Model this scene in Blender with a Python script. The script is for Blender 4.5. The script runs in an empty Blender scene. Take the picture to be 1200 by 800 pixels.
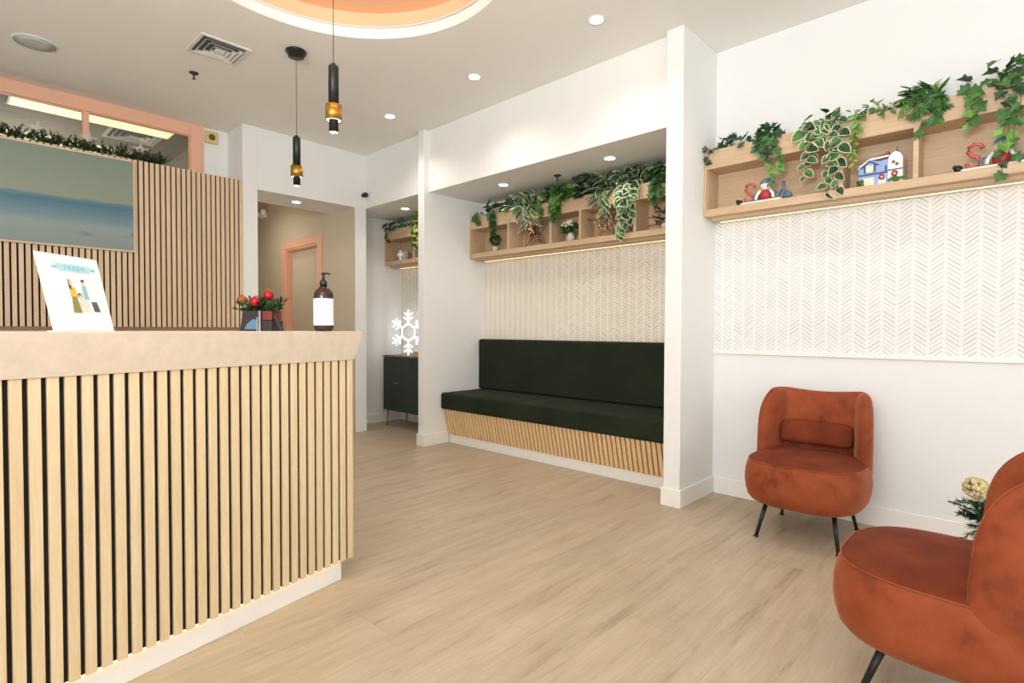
import bpy, bmesh, math, random
from mathutils import Vector, Matrix, noise
random.seed(7)
PI = math.pi
scene = bpy.context.scene
COL = scene.collection

# ------------------------------------------------------------------ camera
EYE = 1.10
FPX, TH, PT, RL = 644.04, math.radians(43.44943), math.radians(1.27602), math.radians(.16772)
F = Vector((-math.sin(TH)*math.cos(PT), math.cos(TH)*math.cos(PT), -math.sin(PT)))
R0 = Vector((math.cos(TH), math.sin(TH), 0)); U0 = R0.cross(F)
RV = R0*math.cos(RL)+U0*math.sin(RL); UV = -R0*math.sin(RL)+U0*math.cos(RL)
O = Vector((0, 0, EYE))
def on(px, py, ax, val):            # where a sight line of the photograph meets a real plane
    d = F*FPX+RV*(px-600)-UV*(py-400)
    return O+d*((val-O[ax])/d[ax])
X, Y, Z = 0, 1, 2
cd = bpy.data.cameras.new('camera'); cam = bpy.data.objects.new('camera', cd); COL.objects.link(cam)
cd.sensor_width = 36; cd.lens = 36*FPX/1200; cd.clip_start = .02
cam.matrix_world = Matrix(((RV.x, UV.x, -F.x, 0), (RV.y, UV.y, -F.y, 0), (RV.z, UV.z, -F.z, EYE), (0, 0, 0, 1)))
scene.camera = cam
scene.view_settings.view_transform = 'Standard'
scene.view_settings.look = 'None'
scene.view_settings.exposure = -0.02

# ------------------------------------------------------------------ materials
def lin(c):
    def g(v):
        v /= 255
        return v/12.92 if v <= .04045 else ((v+.055)/1.055)**2.4
    return (g(c[0]), g(c[1]), g(c[2]), 1)
class NT:
    def __init__(s, name):
        s.m = bpy.data.materials.new(name); s.m.use_nodes = True
        s.n = s.m.node_tree.nodes; s.l = s.m.node_tree.links
        s.b = s.n['Principled BSDF']
    def node(s, t, **k):
        n = s.n.new(t)
        for a, v in k.items(): setattr(n, a, v)
        return n
    def put(s, sock, v):
        if isinstance(v, bpy.types.NodeSocket): s.l.new(v, sock)
        else: sock.default_value = v
    def math(s, op, a, b=0.0, c=0.0):
        n = s.node('ShaderNodeMath', operation=op)
        s.put(n.inputs[0], a); s.put(n.inputs[1], b)
        if len(n.inputs) > 2: s.put(n.inputs[2], c)
        return n.outputs[0]
    def mix(s, f, a, b):
        n = s.node('ShaderNodeMix', data_type='RGBA')
        s.put(n.inputs[0], f); s.put(n.inputs[6], a); s.put(n.inputs[7], b)
        return n.outputs[2]
    def coord(s, w='Object'):
        return s.node('ShaderNodeTexCoord').outputs[w]
    def noise(s, vec, scale, detail=3, rough=.5, stretch=None):
        if stretch:
            mp = s.node('ShaderNodeMapping'); mp.inputs['Scale'].default_value = stretch
            s.l.new(vec, mp.inputs['Vector']); vec = mp.outputs[0]
        n = s.node('ShaderNodeTexNoise'); s.l.new(vec, n.inputs['Vector'])
        n.inputs['Scale'].default_value = scale; n.inputs['Detail'].default_value = detail; n.inputs['Roughness'].default_value = rough
        return n.outputs['Fac']
    def ramp(s, f, pts):
        n = s.node('ShaderNodeValToRGB'); s.l.new(f, n.inputs[0])
        e = n.color_ramp.elements
        while len(e) < len(pts): e.new(.5)
        for i, (p, c) in enumerate(pts): e[i].position = p; e[i].color = c
        return n.outputs[0]
    def bump(s, h, strength=.2, dist=.01):
        n = s.node('ShaderNodeBump'); n.inputs['Strength'].default_value = strength; n.inputs['Distance'].default_value = dist
        s.l.new(h, n.inputs['Height']); s.l.new(n.outputs[0], s.b.inputs['Normal'])
def mat(name, c, rough=.5, metal=0, vary=.04, scale=12, sheen=0, spec=.5, bump=0):
    t = NT(name); f = t.noise(t.coord(), scale, 4)
    a = lin(c); lo = tuple(v*(1-vary*2) for v in a[:3])+(1,); hi = tuple(min(1, v*(1+vary*2)) for v in a[:3])+(1,)
    t.put(t.b.inputs['Base Color'], t.ramp(f, [(.3, lo), (.7, hi)]))
    t.b.inputs['Roughness'].default_value = rough; t.b.inputs['Metallic'].default_value = metal
    t.b.inputs['Specular IOR Level'].default_value = spec
    if sheen:
        t.b.inputs['Sheen Weight'].default_value = sheen; t.b.inputs['Sheen Roughness'].default_value = .35
        t.b.inputs['Sheen Tint'].default_value = tuple(min(1, v*1.6+.05) for v in a[:3])+(1,)
    if bump: t.bump(t.noise(t.coord(), scale*6, 3), bump, .004)
    return t.m
def emis(name, c, s):
    t = NT(name); t.b.inputs['Base Color'].default_value = lin(c)
    t.b.inputs['Emission Color'].default_value = lin(c); t.b.inputs['Emission Strength'].default_value = s
    return t.m
def wood(name, c1, c2, axis='Z', scale=1.0, rough=.5, fine=.5):
    t = NT(name); co = t.coord()
    st = {'X': (.6, 14, 14), 'Y': (14, .6, 14), 'Z': (14, 14, .6)}[axis]
    f1 = t.noise(co, 2.2*scale, 5, .6, st)
    f2 = t.noise(co, 9*scale, 4, .6, tuple(v*1.4 for v in st))
    f = t.math('ADD', t.math('MULTIPLY', f1, 1-fine), t.math('MULTIPLY', f2, fine))
    t.put(t.b.inputs['Base Color'], t.ramp(f, [(.36, lin(c2)), (.62, lin(c1))]))
    t.b.inputs['Roughness'].default_value = rough
    return t.m

M = {}
M['white'] = mat('white_wall_paint', (236, 235, 232), .75, vary=.006, scale=2, bump=.02)
M['trim'] = mat('white_trim_paint', (240, 237, 232), .45, vary=.005, scale=2)
M['ceil'] = mat('ceiling_paint', (241, 238, 232), .85, vary=.006, scale=2)
M['cream'] = mat('hall_paint', (205, 192, 168), .8, vary=.01, scale=2)
M['backroom'] = mat('back_room_paint', (150, 142, 130), .8, vary=.01, scale=2)
M['peach'] = mat('peach_paint', (236, 182, 152), .5, vary=.01, scale=3)
M['peach_recess'] = mat('peach_recess_paint', (248, 196, 156), .7, vary=.008, scale=3)
M['oak'] = wood('light_oak', (231, 209, 172), (216, 188, 144), 'Z')
M['oak_x'] = wood('shelf_oak', (205, 179, 147), (190, 159, 124), 'X', 1.3)
M['oak_bench'] = wood('bench_oak', (240, 206, 158), (222, 182, 132), 'Z')
M['oak_wall'] = wood('wall_slat_oak', (230, 203, 170), (212, 182, 148), 'Z')
M['oak_rail'] = wood('dark_rail_wood', (150, 116, 84), (126, 94, 66), 'Y')
M['counter'] = mat('counter_laminate', (223, 206, 186), .45, vary=.03, scale=28)
M['black'] = mat('black_felt', (22, 18, 16), .9, vary=.05)
M['blackmetal'] = mat('black_metal', (20, 20, 21), .4, 0, vary=.02)
M['brass'] = mat('brushed_brass', (196, 150, 62), .3, .9, vary=.04, scale=60)
M['bronze'] = mat('aged_bronze', (84, 72, 56), .45, .6)
M['green_velvet'] = mat('dark_green_velvet', (33, 41, 27), .85, vary=.12, scale=3, sheen=.25, spec=.2)
M['cabinet_green'] = mat('cabinet_green', (38, 52, 44), .5, vary=.03)
M['walnut'] = wood('walnut_top', (120, 84, 58), (92, 62, 40), 'X')
M['gold'] = mat('gold_leg', (176, 130, 70), .35, .8)
M['plastic'] = mat('white_plastic', (238, 238, 234), .4, vary=.005)
M['grille'] = mat('grey_speaker_grille', (186, 190, 184), .7, vary=.02, scale=200)
M['ventmetal'] = mat('white_vent_metal', (224, 222, 216), .4, vary=.01)
M['ventdark'] = mat('vent_dark_throat', (92, 94, 98), .7)
M['alarm'] = mat('alarm_beige', (216, 192, 128), .5, vary=.02)
M['alarmdark'] = mat('alarm_dark', (110, 90, 50), .5)
M['leaf_dark'] = mat('leaf_dark_green', (38, 70, 40), .45, vary=.3, scale=30)
M['leaf_mid'] = mat('leaf_mid_green', (66, 108, 52), .45, vary=.25, scale=30)
M['leaf_light'] = mat('leaf_light_green', (104, 150, 66), .45, vary=.2, scale=30)
M['leaf_yellow'] = mat('leaf_yellow_green', (148, 152, 72), .5, vary=.2, scale=30)
M['leaf_cream'] = mat('leaf_cream_edge', (206, 208, 172), .5, vary=.05, scale=30)
M['needle'] = mat('fir_needle', (40, 62, 34), .6, vary=.35, scale=60)
M['stem'] = mat('vine_stem', (112, 96, 60), .7)
M['twig'] = mat('brown_twig', (130, 88, 58), .7, vary=.2, scale=40)
M['twiglight'] = mat('pale_twig', (196, 160, 124), .7, vary=.15, scale=40)
M['fairy'] = emis('fairy_light', (255, 226, 180), .9)
M['star'] = mat('frosted_star', (205, 196, 182), .25, vary=.05)
M['canvas_white'] = mat('paper_white', (250, 250, 250), .5, vary=.003)
M['red'] = mat('bauble_red', (176, 22, 30), .15, .3, vary=.06)
M['copper'] = mat('bauble_copper', (180, 84, 50), .2, .4)
M['darkbox'] = mat('dark_planter_box', (40, 32, 30), .5, vary=.1)
M['redbox'] = mat('red_planter_liner', (120, 46, 40), .6, vary=.1)
M['bluepaint'] = mat('blue_paint', (92, 128, 158), .4, vary=.1)
M['greypaint'] = mat('grey_paint', (150, 150, 152), .5, vary=.1)
M['amber'] = mat('dark_amber_bottle', (58, 34, 26), .12, vary=.05)
M['pump'] = mat('black_pump', (28, 28, 30), .3)
M['text'] = mat('grey_print', (150, 150, 150), .6)
M['sky_ribbon'] = mat('light_blue_print', (178, 226, 240), .6, vary=.02)
M['ribbon_dark'] = mat('ribbon_letter_blue', (122, 178, 196), .6)
M['p_yellow'] = mat('print_yellow', (222, 196, 60), .6); M['p_olive'] = mat('print_olive', (150, 146, 72), .6)
M['p_brown'] = mat('print_brown', (110, 66, 50), .6); M['p_skin'] = mat('print_skin', (238, 208, 190), .6)
M['p_pale'] = mat('print_pale_cloth', (226, 222, 214), .6); M['p_teal'] = mat('print_teal', (150, 200, 206), .6); M['p_grey'] = mat('print_grey', (92, 92, 96), .6)
M['acrylic'] = mat('clear_acrylic', (226, 232, 234), .1, vary=.01)
M['cer_white'] = mat('ceramic_white', (240, 238, 232), .25, vary=.03)
M['cer_blue'] = mat('ceramic_blue', (150, 176, 220), .25, vary=.06)
M['cer_navy'] = mat('ceramic_navy', (54, 78, 132), .3, vary=.05)
M['cer_slate'] = mat('painted_slate_blue', (92, 112, 136), .45, vary=.2, scale=50)
M['cer_red'] = mat('painted_red', (166, 40, 42), .45, vary=.15, scale=50)
M['cer_coral'] = mat('painted_coral', (196, 92, 80), .45, vary=.12, scale=50)
M['cer_brown'] = mat('painted_brown', (140, 84, 50), .5, vary=.2, scale=50)
M['cer_cream'] = mat('ceramic_cream', (238, 226, 190), .3, vary=.05)
M['led'] = emis('led_snowflake', (240, 244, 255), 2.2)
M['down'] = emis('downlight_glow', (255, 244, 226), 14)
M['pendglow'] = emis('pendant_glow', (255, 232, 190), 8)
M['strip'] = emis('led_strip', (255, 222, 170), 1.6)
M['troffer'] = emis('fluorescent_panel', (255, 240, 200), 1.05)
M['plaid'] = mat('burlap_pot', (206, 200, 188), .8, vary=.15, scale=80)
M['cable'] = mat('white_cable', (226, 222, 214), .5)

def velvet():
    t = NT('rust_velvet'); co = t.coord()
    n1 = t.noise(co, 3.2, 6, .62); n2 = t.noise(co, 13, 4, .6)
    f = t.math('ADD', t.math('MULTIPLY', n1, .68), t.math('MULTIPLY', n2, .32))
    t.put(t.b.inputs['Base Color'], t.ramp(f, [(.34, lin((104, 45, 24))), (.47, lin((141, 66, 36))), (.68, lin((160, 82, 48)))]))
    t.b.inputs['Roughness'].default_value = .75; t.b.inputs['Specular IOR Level'].default_value = .25
    t.b.inputs['Sheen Weight'].default_value = .45; t.b.inputs['Sheen Roughness'].default_value = .4
    t.b.inputs['Sheen Tint'].default_value = lin((226, 160, 124))
    t.bump(n2, .12, .01)
    return t.m
M['velvet'] = velvet()
M['velvet_dark'] = mat('dark_rust_velvet', (114, 49, 26), .8, vary=.16, scale=7, sheen=.12, spec=.2)  # darker rust tone for seat top and lumbar cushion

def floor_mat():
    t = NT('oak_plank_floor'); co = t.coord()
    sp = t.node('ShaderNodeSeparateXYZ'); t.l.new(co, sp.inputs[0])
    x, y = sp.outputs[0], sp.outputs[1]
    W, L = .185, 1.45
    u = t.math('DIVIDE', x, W); iu = t.math('FLOOR', u); fu = t.math('FRACT', u)
    off = t.math('FRACT', t.math('MULTIPLY', iu, .377))
    v = t.math('ADD', t.math('DIVIDE', y, L), off); iv = t.math('FLOOR', v); fv = t.math('FRACT', v)
    cx = t.node('ShaderNodeCombineXYZ'); t.l.new(iu, cx.inputs[0]); t.l.new(iv, cx.inputs[1])
    wn = t.node('ShaderNodeTexWhiteNoise', noise_dimensions='3D'); t.l.new(cx.outputs[0], wn.inputs['Vector'])
    rnd = wn.outputs['Value']
    sh = t.node('ShaderNodeCombineXYZ'); t.l.new(x, sh.inputs[0]); t.l.new(t.math('ADD', y, t.math('MULTIPLY', rnd, 7)), sh.inputs[1]); t.l.new(t.math('MULTIPLY', rnd, 5), sh.inputs[2])
    g1 = t.noise(sh.outputs[0], 2.0, 5, .62, (9, 1.1, 1)); g2 = t.noise(sh.outputs[0], 7.0, 5, .65, (16, .7, 1))
    g = t.math('ADD', t.math('MULTIPLY', g1, .66), t.math('MULTIPLY', g2, .34))
    c = t.ramp(g, [(.30, lin((152, 134, 110))), (.43, lin((178, 160, 134))), (.62, lin((193, 176, 152)))])
    kn = t.noise(sh.outputs[0], 2.6, 3, .5, (3.2, 1, 1))
    c = t.mix(t.math('MULTIPLY', t.math('GREATER_THAN', kn, .70), .20), c, lin((150, 118, 84)))
    br = t.math('MULTIPLY_ADD', rnd, .10, .94)
    hs = t.node('ShaderNodeHueSaturation'); t.l.new(c, hs.inputs['Color']); t.l.new(br, hs.inputs['Value'])
    e1 = t.math('LESS_THAN', fu, .009); e2 = t.math('LESS_THAN', fv, .0016)
    c = t.mix(t.math('MULTIPLY', t.math('MAXIMUM', e1, e2), .30), hs.outputs[0], lin((130, 100, 70)))
    t.put(t.b.inputs['Base Color'], c)
    t.b.inputs['Roughness'].default_value = .42; t.b.inputs['Specular IOR Level'].default_value = .35
    t.bump(g2, .06, .004)
    return t.m
M['floor'] = floor_mat()

def wallpaper(name, zlo, zhi, base, ink):
    t = NT(name); co = t.coord()
    sp = t.node('ShaderNodeSeparateXYZ'); t.l.new(co, sp.inputs[0]); x, z = sp.outputs[0], sp.outputs[2]
    W, P = .069, .0245
    u = t.math('DIVIDE', t.math('ADD', x, 20), W); iu = t.math('FLOOR', u); fu = t.math('FRACT', u)
    par = t.math('MULTIPLY_ADD', t.math('MODULO', iu, 2.0), 2.0, -1.0)
    sl = t.math('MULTIPLY', t.math('MULTIPLY', par, fu), W*.80)
    v = t.math('DIVIDE', t.math('ADD', z, sl), P); iv = t.math('FLOOR', v); fv = t.math('FRACT', v)
    cx = t.node('ShaderNodeCombineXYZ'); t.l.new(iu, cx.inputs[0]); t.l.new(iv, cx.inputs[1])
    wn = t.node('ShaderNodeTexWhiteNoise', noise_dimensions='3D'); t.l.new(cx.outputs[0], wn.inputs['Vector'])
    band = t.math('LESS_THAN', t.math('ABSOLUTE', t.math('SUBTRACT', fv, .5)), .15)
    side = t.math('LESS_THAN', t.math('ABSOLUTE', t.math('SUBTRACT', fu, .5)), .385)
    m = t.math('MULTIPLY', band, side)
    zm = t.math('MULTIPLY', t.math('GREATER_THAN', z, zlo), t.math('LESS_THAN', z, zhi))
    m = t.math('MULTIPLY', t.math('MULTIPLY', m, zm), t.math('MULTIPLY_ADD', wn.outputs['Value'], .65, .35))
    t.put(t.b.inputs['Base Color'], t.mix(m, lin(base), lin(ink)))
    t.b.inputs['Roughness'].default_value = .75
    return t.m
M['paper_right'] = wallpaper('herringbone_wallpaper', .966, 2.0, (233, 233, 232), (190, 190, 186))
M['paper_niche'] = wallpaper('herringbone_niche_wallpaper', .2, 2.0, (236, 230, 218), (160, 146, 122))

def glass():
    t = NT('window_glass'); out = t.n['Material Output']
    tr = t.node('ShaderNodeBsdfTransparent'); gl = t.node('ShaderNodeBsdfGlossy'); gl.inputs['Roughness'].default_value = .02
    tr.inputs[0].default_value = (.93, .95, .94, 1)
    mx = t.node('ShaderNodeMixShader'); mx.inputs[0].default_value = .06
    t.l.new(tr.outputs[0], mx.inputs[1]); t.l.new(gl.outputs[0], mx.inputs[2]); t.l.new(mx.outputs[0], out.inputs[0])
    return t.m
M['glass'] = glass()

# a calm generic seascape: sage sky, blue band of sea, pale shallows with a dark reflection
def seascape():
    t = NT('seascape_canvas'); co = t.coord('Generated')
    sp = t.node('ShaderNodeSeparateXYZ'); t.l.new(co, sp.inputs[0]); z = sp.outputs[2]
    n = t.noise(co, 4, 6, .6, (1, 2, 7)); n2 = t.noise(co, 3, 4, .6)
    zz = t.math('ADD', z, t.math('MULTIPLY', t.math('SUBTRACT', n, .5), .06))
    sea = t.ramp(zz, [(0, lin((132, 146, 142))), (.22, lin((140, 154, 150))), (.30, lin((112, 140, 148))), (.46, lin((70, 112, 132))), (.50, lin((96, 128, 138))), (.515, lin((140, 148, 130))), (1, lin((124, 140, 126)))])
    def soft(v, k): 
        n_ = t.node('ShaderNodeClamp'); t.l.new(t.math('MULTIPLY', v, k), n_.inputs[0]); return n_.outputs[0]
    dark = t.math('MULTIPLY', soft(t.math('SUBTRACT', .075, t.math('ABSOLUTE', t.math('SUBTRACT', zz, .19))), 22), soft(t.math('SUBTRACT', n2, .45), 9))
    c = t.mix(t.math('MULTIPLY', dark, .75), sea, lin((66, 66, 72)))
    t.put(t.b.inputs['Base Color'], c); t.b.inputs['Roughness'].default_value = .5
    return t.m
M['sea'] = seascape()

# ------------------------------------------------------------------ mesh builder
class MB:
    def __init__(s): s.v = []; s.f = []; s.mi = []; s.sm = []
    def add(s, verts, faces, mi=0, smooth=False):
        k = len(s.v); s.v += [tuple(v) for v in verts]
        for f in faces: s.f.append([i+k for i in f]); s.mi.append(mi); s.sm.append(smooth)
        return s
    def box(s, a, b, mi=0, tf=None):
        x0, y0, z0 = a; x1, y1, z1 = b
        v = [(x0,y0,z0),(x1,y0,z0),(x1,y1,z0),(x0,y1,z0),(x0,y0,z1),(x1,y0,z1),(x1,y1,z1),(x0,y1,z1)]
        if tf: v = [tf(*p) for p in v]
        return s.add(v, [(0,3,2,1),(4,5,6,7),(0,1,5,4),(1,2,6,5),(2,3,7,6),(3,0,4,7)], mi)
    def prism(s, poly, z0, z1, mi=0, tf=None):     # poly in local xy, extruded along local z
        n = len(poly); v = [(x, y, z0) for x, y in poly]+[(x, y, z1) for x, y in poly]
        if tf: v = [tf(*p) for p in v]
        return s.add(v, [tuple(range(n))[::-1], tuple(range(n, 2*n))]+[(i, (i+1) % n, n+(i+1) % n, n+i) for i in range(n)], mi)
    def lathe(s, prof, c=(0,0,0), n=32, mi=0, smooth=True, cap=True, tf=None):
        v = []; f = []
        for r, z in prof:
            for k in range(n):
                a = 2*PI*k/n; p = (c[0]+r*math.cos(a), c[1]+r*math.sin(a), c[2]+z); v.append(tf(*p) if tf else p)
        for i in range(len(prof)-1):
            for k in range(n):
                f.append((i*n+k, i*n+(k+1) % n, (i+1)*n+(k+1) % n, (i+1)*n+k))
        s.add(v, f, mi, smooth)
        if cap:
            k = len(s.v)-len(v)
            s.f.append([k+j for j in range(n)][::-1]); s.mi.append(mi); s.sm.append(False)
            k2 = k+(len(prof)-1)*n
            s.f.append([k2+j for j in range(n)]); s.mi.append(mi); s.sm.append(False)
        return s
    def tube(s, pts, r, n=8, mi=0, closed=False):
        pts = [Vector(p) for p in pts]; m = len(pts); v = []; f = []
        rr = r if isinstance(r, (list, tuple)) else [r]*m
        for i, p in enumerate(pts):
            if closed: d = pts[(i+1) % m]-pts[i-1]
            else: d = pts[min(i+1, m-1)]-pts[max(i-1, 0)]
            d.normalize()
            a = d.cross(Vector((0, 0, 1)))
            if a.length < .05: a = d.cross(Vector((1, 0, 0)))
            a.normalize(); b = d.cross(a)
            for k in range(n):
                t = 2*PI*k/n; v.append(p+(a*math.cos(t)+b*math.sin(t))*rr[i])
        for i in range(m if closed else m-1):
            for k in range(n):
                j = (i+1) % m
                f.append((i*n+k, j*n+k, j*n+(k+1) % n, i*n+(k+1) % n))
        if not closed: f += [tuple(range(n)), tuple(range((m-1)*n, m*n))[::-1]]
        return s.add(v, f, mi, True)
    def ball(s, c, r, mi=0, nu=16, nv=10, sc=(1,1,1)):
        v = []; f = []
        for j in range(nv+1):
            p = PI*j/nv
            for i in range(nu):
                a = 2*PI*i/nu
                v.append((c[0]+r*sc[0]*math.sin(p)*math.cos(a), c[1]+r*sc[1]*math.sin(p)*math.sin(a), c[2]+r*sc[2]*math.cos(p)))
        for j in range(nv):
            for i in range(nu): f.append((j*nu+i, (j+1)*nu+i, (j+1)*nu+(i+1) % nu, j*nu+(i+1) % nu))
        return s.add(v, f, mi, True)
    def build(s, name, mats, parent=None, bevel=0, seg=2, weld=False, subd=0):
        me = bpy.data.meshes.new(name); me.from_pydata(s.v, [], s.f)
        if not isinstance(mats, (list, tuple)): mats = [mats]
        for m in mats: me.materials.append(m)
        me.polygons.foreach_set('material_index', s.mi); me.polygons.foreach_set('use_smooth', s.sm)
        bm = bmesh.new(); bm.from_mesh(me)
        if weld: bmesh.ops.remove_doubles(bm, verts=bm.verts, dist=1e-5)
        bmesh.ops.recalc_face_normals(bm, faces=bm.faces); bm.to_mesh(me); bm.free()
        o = bpy.data.objects.new(name, me); COL.objects.link(o)
        if parent:
            o.parent = parent
            o.matrix_parent_inverse = Matrix.Identity(4)
        if bevel:
            b = o.modifiers.new('bevel', 'BEVEL'); b.width = bevel; b.segments = seg; b.limit_method = 'ANGLE'; b.angle_limit = .6
        if subd:
            b = o.modifiers.new('subd', 'SUBSURF'); b.levels = subd; b.render_levels = subd
        return o
def tag(o, label=None, cat=None, group=None, kind=None):
    if label: o['label'] = label
    if cat: o['category'] = cat
    if group: o['group'] = group
    if kind: o['kind'] = kind
    return o
def thing(name, label, cat, loc=(0,0,0), rz=0, group=None):
    o = bpy.data.objects.new(name, None); COL.objects.link(o); o.empty_display_size = .05
    o.location = loc; o.rotation_euler = (0, 0, rz)
    return tag(o, label, cat, group)
def copy_tree(o, parent=None):
    c = o.copy(); COL.objects.link(c)
    if parent: c.parent = parent
    for ch in [x for x in bpy.data.objects if x.parent == o]: copy_tree(ch, c)
    return c
def struct(name, mb, m, bevel=0, label=None):
    return tag(mb.build(name, m, None, bevel), label, None, None, 'structure')
def sbox(name, a, b, m, bevel=0): return struct(name, MB().box(a, b), m, bevel)

# ------------------------------------------------------------------ room shell
H = 2.946
YP, YR, YB = 3.153, 3.635, 3.214
XP1, XP0, XQ1, XQ0 = -1.563, -1.674, -4.117, -4.207
XF, YN = -5.205, 3.93
XE, YE = 2.7, -2.8           # behind the camera
sbox('floor', (-8.4, YE, -.1), (XE, 4.05, 0), M['floor'])
# ceiling with a round recess
CC, CR = (-2.465, 1.362), .86
mb = MB(); n = 96; x0, x1, y0, y1 = -5.56, XE, YE, YN+.1
inner = []; outer = []
for k in range(n):
    a = 2*PI*k/n; dx, dy = math.cos(a), math.sin(a)
    inner.append((CC[0]+CR*dx, CC[1]+CR*dy, H))
    t = min([((x1 if dx > 0 else x0)-CC[0])/dx if abs(dx) > 1e-6 else 1e9, ((y1 if dy > 0 else y0)-CC[1])/dy if abs(dy) > 1e-6 else 1e9])
    outer.append((CC[0]+t*dx, CC[1]+t*dy, H))
mb.add(inner+outer, [(k, (k+1) % n, n+(k+1) % n, n+k) for k in range(n)])
for cx, cy in ((x0,y0),(x1,y0),(x1,y1),(x0,y1)):   # square the corners
    best = sorted(range(n), key=lambda k: (outer[k][0]-cx)**2+(outer[k][1]-cy)**2)
    ks = sorted(best[:2]); ks = ks if ks[1]-ks[0] == 1 else ks[::-1]
    mb.add([outer[ks[0]], outer[ks[1]], (cx, cy, H)], [(0, 1, 2)])
struct('ceiling', mb, M['ceil'])
mb = MB().lathe([(CR, H), (CR-.002, H+.072), (CR-.018, H+.072), (CR-.018, H+.06)], (CC[0], CC[1], 0), 96, cap=False)
struct('trim_1', mb, M['trim'])
mb = MB().lathe([(CR+.001, H+.06), (CR+.001, H+.17)], (CC[0], CC[1], 0), 96, cap=False)
mb.lathe([(CR+.02, H+.16), (CR+.02, H+.2)], (CC[0], CC[1], 0), 96)
struct('ceiling_recess', mb, M['peach_recess'])
# right wall, pillar, niches
sbox('wall_right', (XP1, YR, 0), (XE, YR+.1, H), M['paper_right'])
sbox('wall_right_pillar', (XP0, YP, 0), (XP1, YN+.1, H), M['white'], .004)
sbox('wall_right_post', (XQ0, YP, 0), (XQ1, YN+.1, H), M['white'], .004)
sbox('wall_right_header', (XQ1, YB, 2.38), (XP0, YN+.1, H), M['white'])
sbox('wall_bench_niche', (XQ1, YN, 0), (XP0, YN+.1, 2.38), M['paper_niche'])
sbox('wall_cabinet_niche_header', (-5.59, YB, 2.387), (XQ0, YN+.1, H), M['white'])
sbox('wall_cabinet_niche', (-5.59, YN, 0), (XQ0, YN+.1, 2.387), M['paper_niche'])
sbox('wall_cabinet_niche_left', (-5.69, 3.2, 0), (-5.59, YN+.1, H), M['white'])
sbox('wall_hall_column', (-5.69, 3.086, 0), (XF, YB+.004, H), M['white'], .004)
sbox('wall_hall_header', (-5.70, 2.08, 2.38), (XF, 3.086, H), M['white'])
sbox('wall_hall_post', (-5.70, 1.948, 0), (XF+.006, 2.08, H), M['white'], .004)
# hall with its peach doorway
DX0, DX1, DZ = -6.85, -6.0, 2.09
mb = MB().box((-8.4, 3.08, 0), (DX0, 3.2, 3.0)).box((DX1, 3.08, 0), (-5.69, 3.2, 3.0)).box((-5.69, 3.08, 0), (XF-.004, 3.086, 2.38)).box((DX0, 3.08, DZ), (DX1, 3.2, 3.0))
struct('wall_hall_right', mb, M['cream'])
sbox('wall_hall_left', (-8.4, 1.9, 0), (-5.70, 2.0, 3.0), M['cream'])
sbox('wall_hall_end', (-8.5, 1.9, 0), (-8.4, 3.2, 3.0), M['cream'])
sbox('ceiling_hall', (-8.4, 1.9, 2.96), (-5.70, 3.2, 3.04), M['cream'])
dr = thing('door_1', None, None, ((DX0+DX1)/2, 3.08, 0)); dr['kind'] = 'structure'
w = (DX1-DX0)/2
mb = MB()
for sx in (-1, 1):
    a, b = sorted((sx*w, sx*(w+.095))); mb.box((a, -.02, 0), (b, .004, DZ+.09))
    a, b = sorted((sx*w, sx*(w-.022))); mb.box((a, -.006, 0), (b, .13, DZ))
mb.box((-w, -.02, DZ), (w, .004, DZ+.09)); mb.box((-w+.022, -.006, DZ-.022), (w-.022, .13, DZ))
mb.build('door_frame', M['peach'], dr, .004)
MB().box((-w+.024, .075, .01), (w-.024, .115, DZ-.024)).build('door_leaf', M['cream'], dr, .003)
mb = MB().tube([(.34, .075, 1.0), (.34, .03, 1.0), (.24, .03, 1.0)], .009)
mb.build('door_handle', M['bronze'], dr)
# half wall with a ledge, high windows above it, back room
sbox('wall_left', (-5.56, YE, 0), (-5.222, 1.948, 2.435), M['white'])
sbox('wall_left_upper', (-5.62, 1.735, 2.435), (-5.56, 1.948, H), M['white'])
wn = thing('window_1', None, None, (-5.56, .3, 2.435)); wn['kind'] = 'structure'
wy0, wy1, wz1 = YE-.3, 1.735-.3, H-2.435
mb = MB().box((-.06, wy1-.105, 0), (.018, wy1, wz1)).box((-.06, wy0, wz1-.105), (.018, wy1-.105, wz1)).box((-.06, wy0, 0), (.018, wy1-.105, .03))
mb.box((.0, wy1-.115, 0), (.008, wy1-.105, wz1-.105)).box((.0, wy0, wz1-.115), (.008, wy1-.105, wz1-.105))
for yy in (.876, .085, -.706, -1.497, -2.288): mb.box((-.05, yy-.02-.3, .03), (.012, yy+.02-.3, wz1-.105))
mb.build('window_frame', M['peach'], wn, .004)
MB().box((-.03, wy0, .03), (-.026, wy1-.105, wz1-.105)).build('window_pane', M['glass'], wn)
sbox('wall_back_room', (-8.5, YE, 0), (-8.4, 1.9, 3.0), M['backroom'])
sbox('wall_back_room_side', (-8.5, 1.84, 2.0), (-5.62, 1.9, 3.0), M['backroom'])
sbox('ceiling_back_room', (-8.4, YE, 2.95), (-5.56, 1.9, 3.02), M['backroom'])
# behind the camera: window walls
mb = MB().box((XE, YE, 0), (XE+.1, 4.05, .25)).box((XE, YE, 2.7), (XE+.1, 4.05, H)).box((XE, 3.0, .25), (XE+.1, 4.05, 2.7)).box((XE, YE, .25), (XE+.1, YE+.4, 2.7))
struct('wall_front', mb, M['white'])
mb = MB().box((-8.4, YE-.1, 0), (XE, YE, .25)).box((-8.4, YE-.1, 2.7), (XE, YE, 3.0)).box((-8.4, YE-.1, .25), (-3.6, YE, 2.7)).box((2.2, YE-.1, .25), (XE, YE, 2.7))
struct('wall_near', mb, M['white'])
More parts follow.
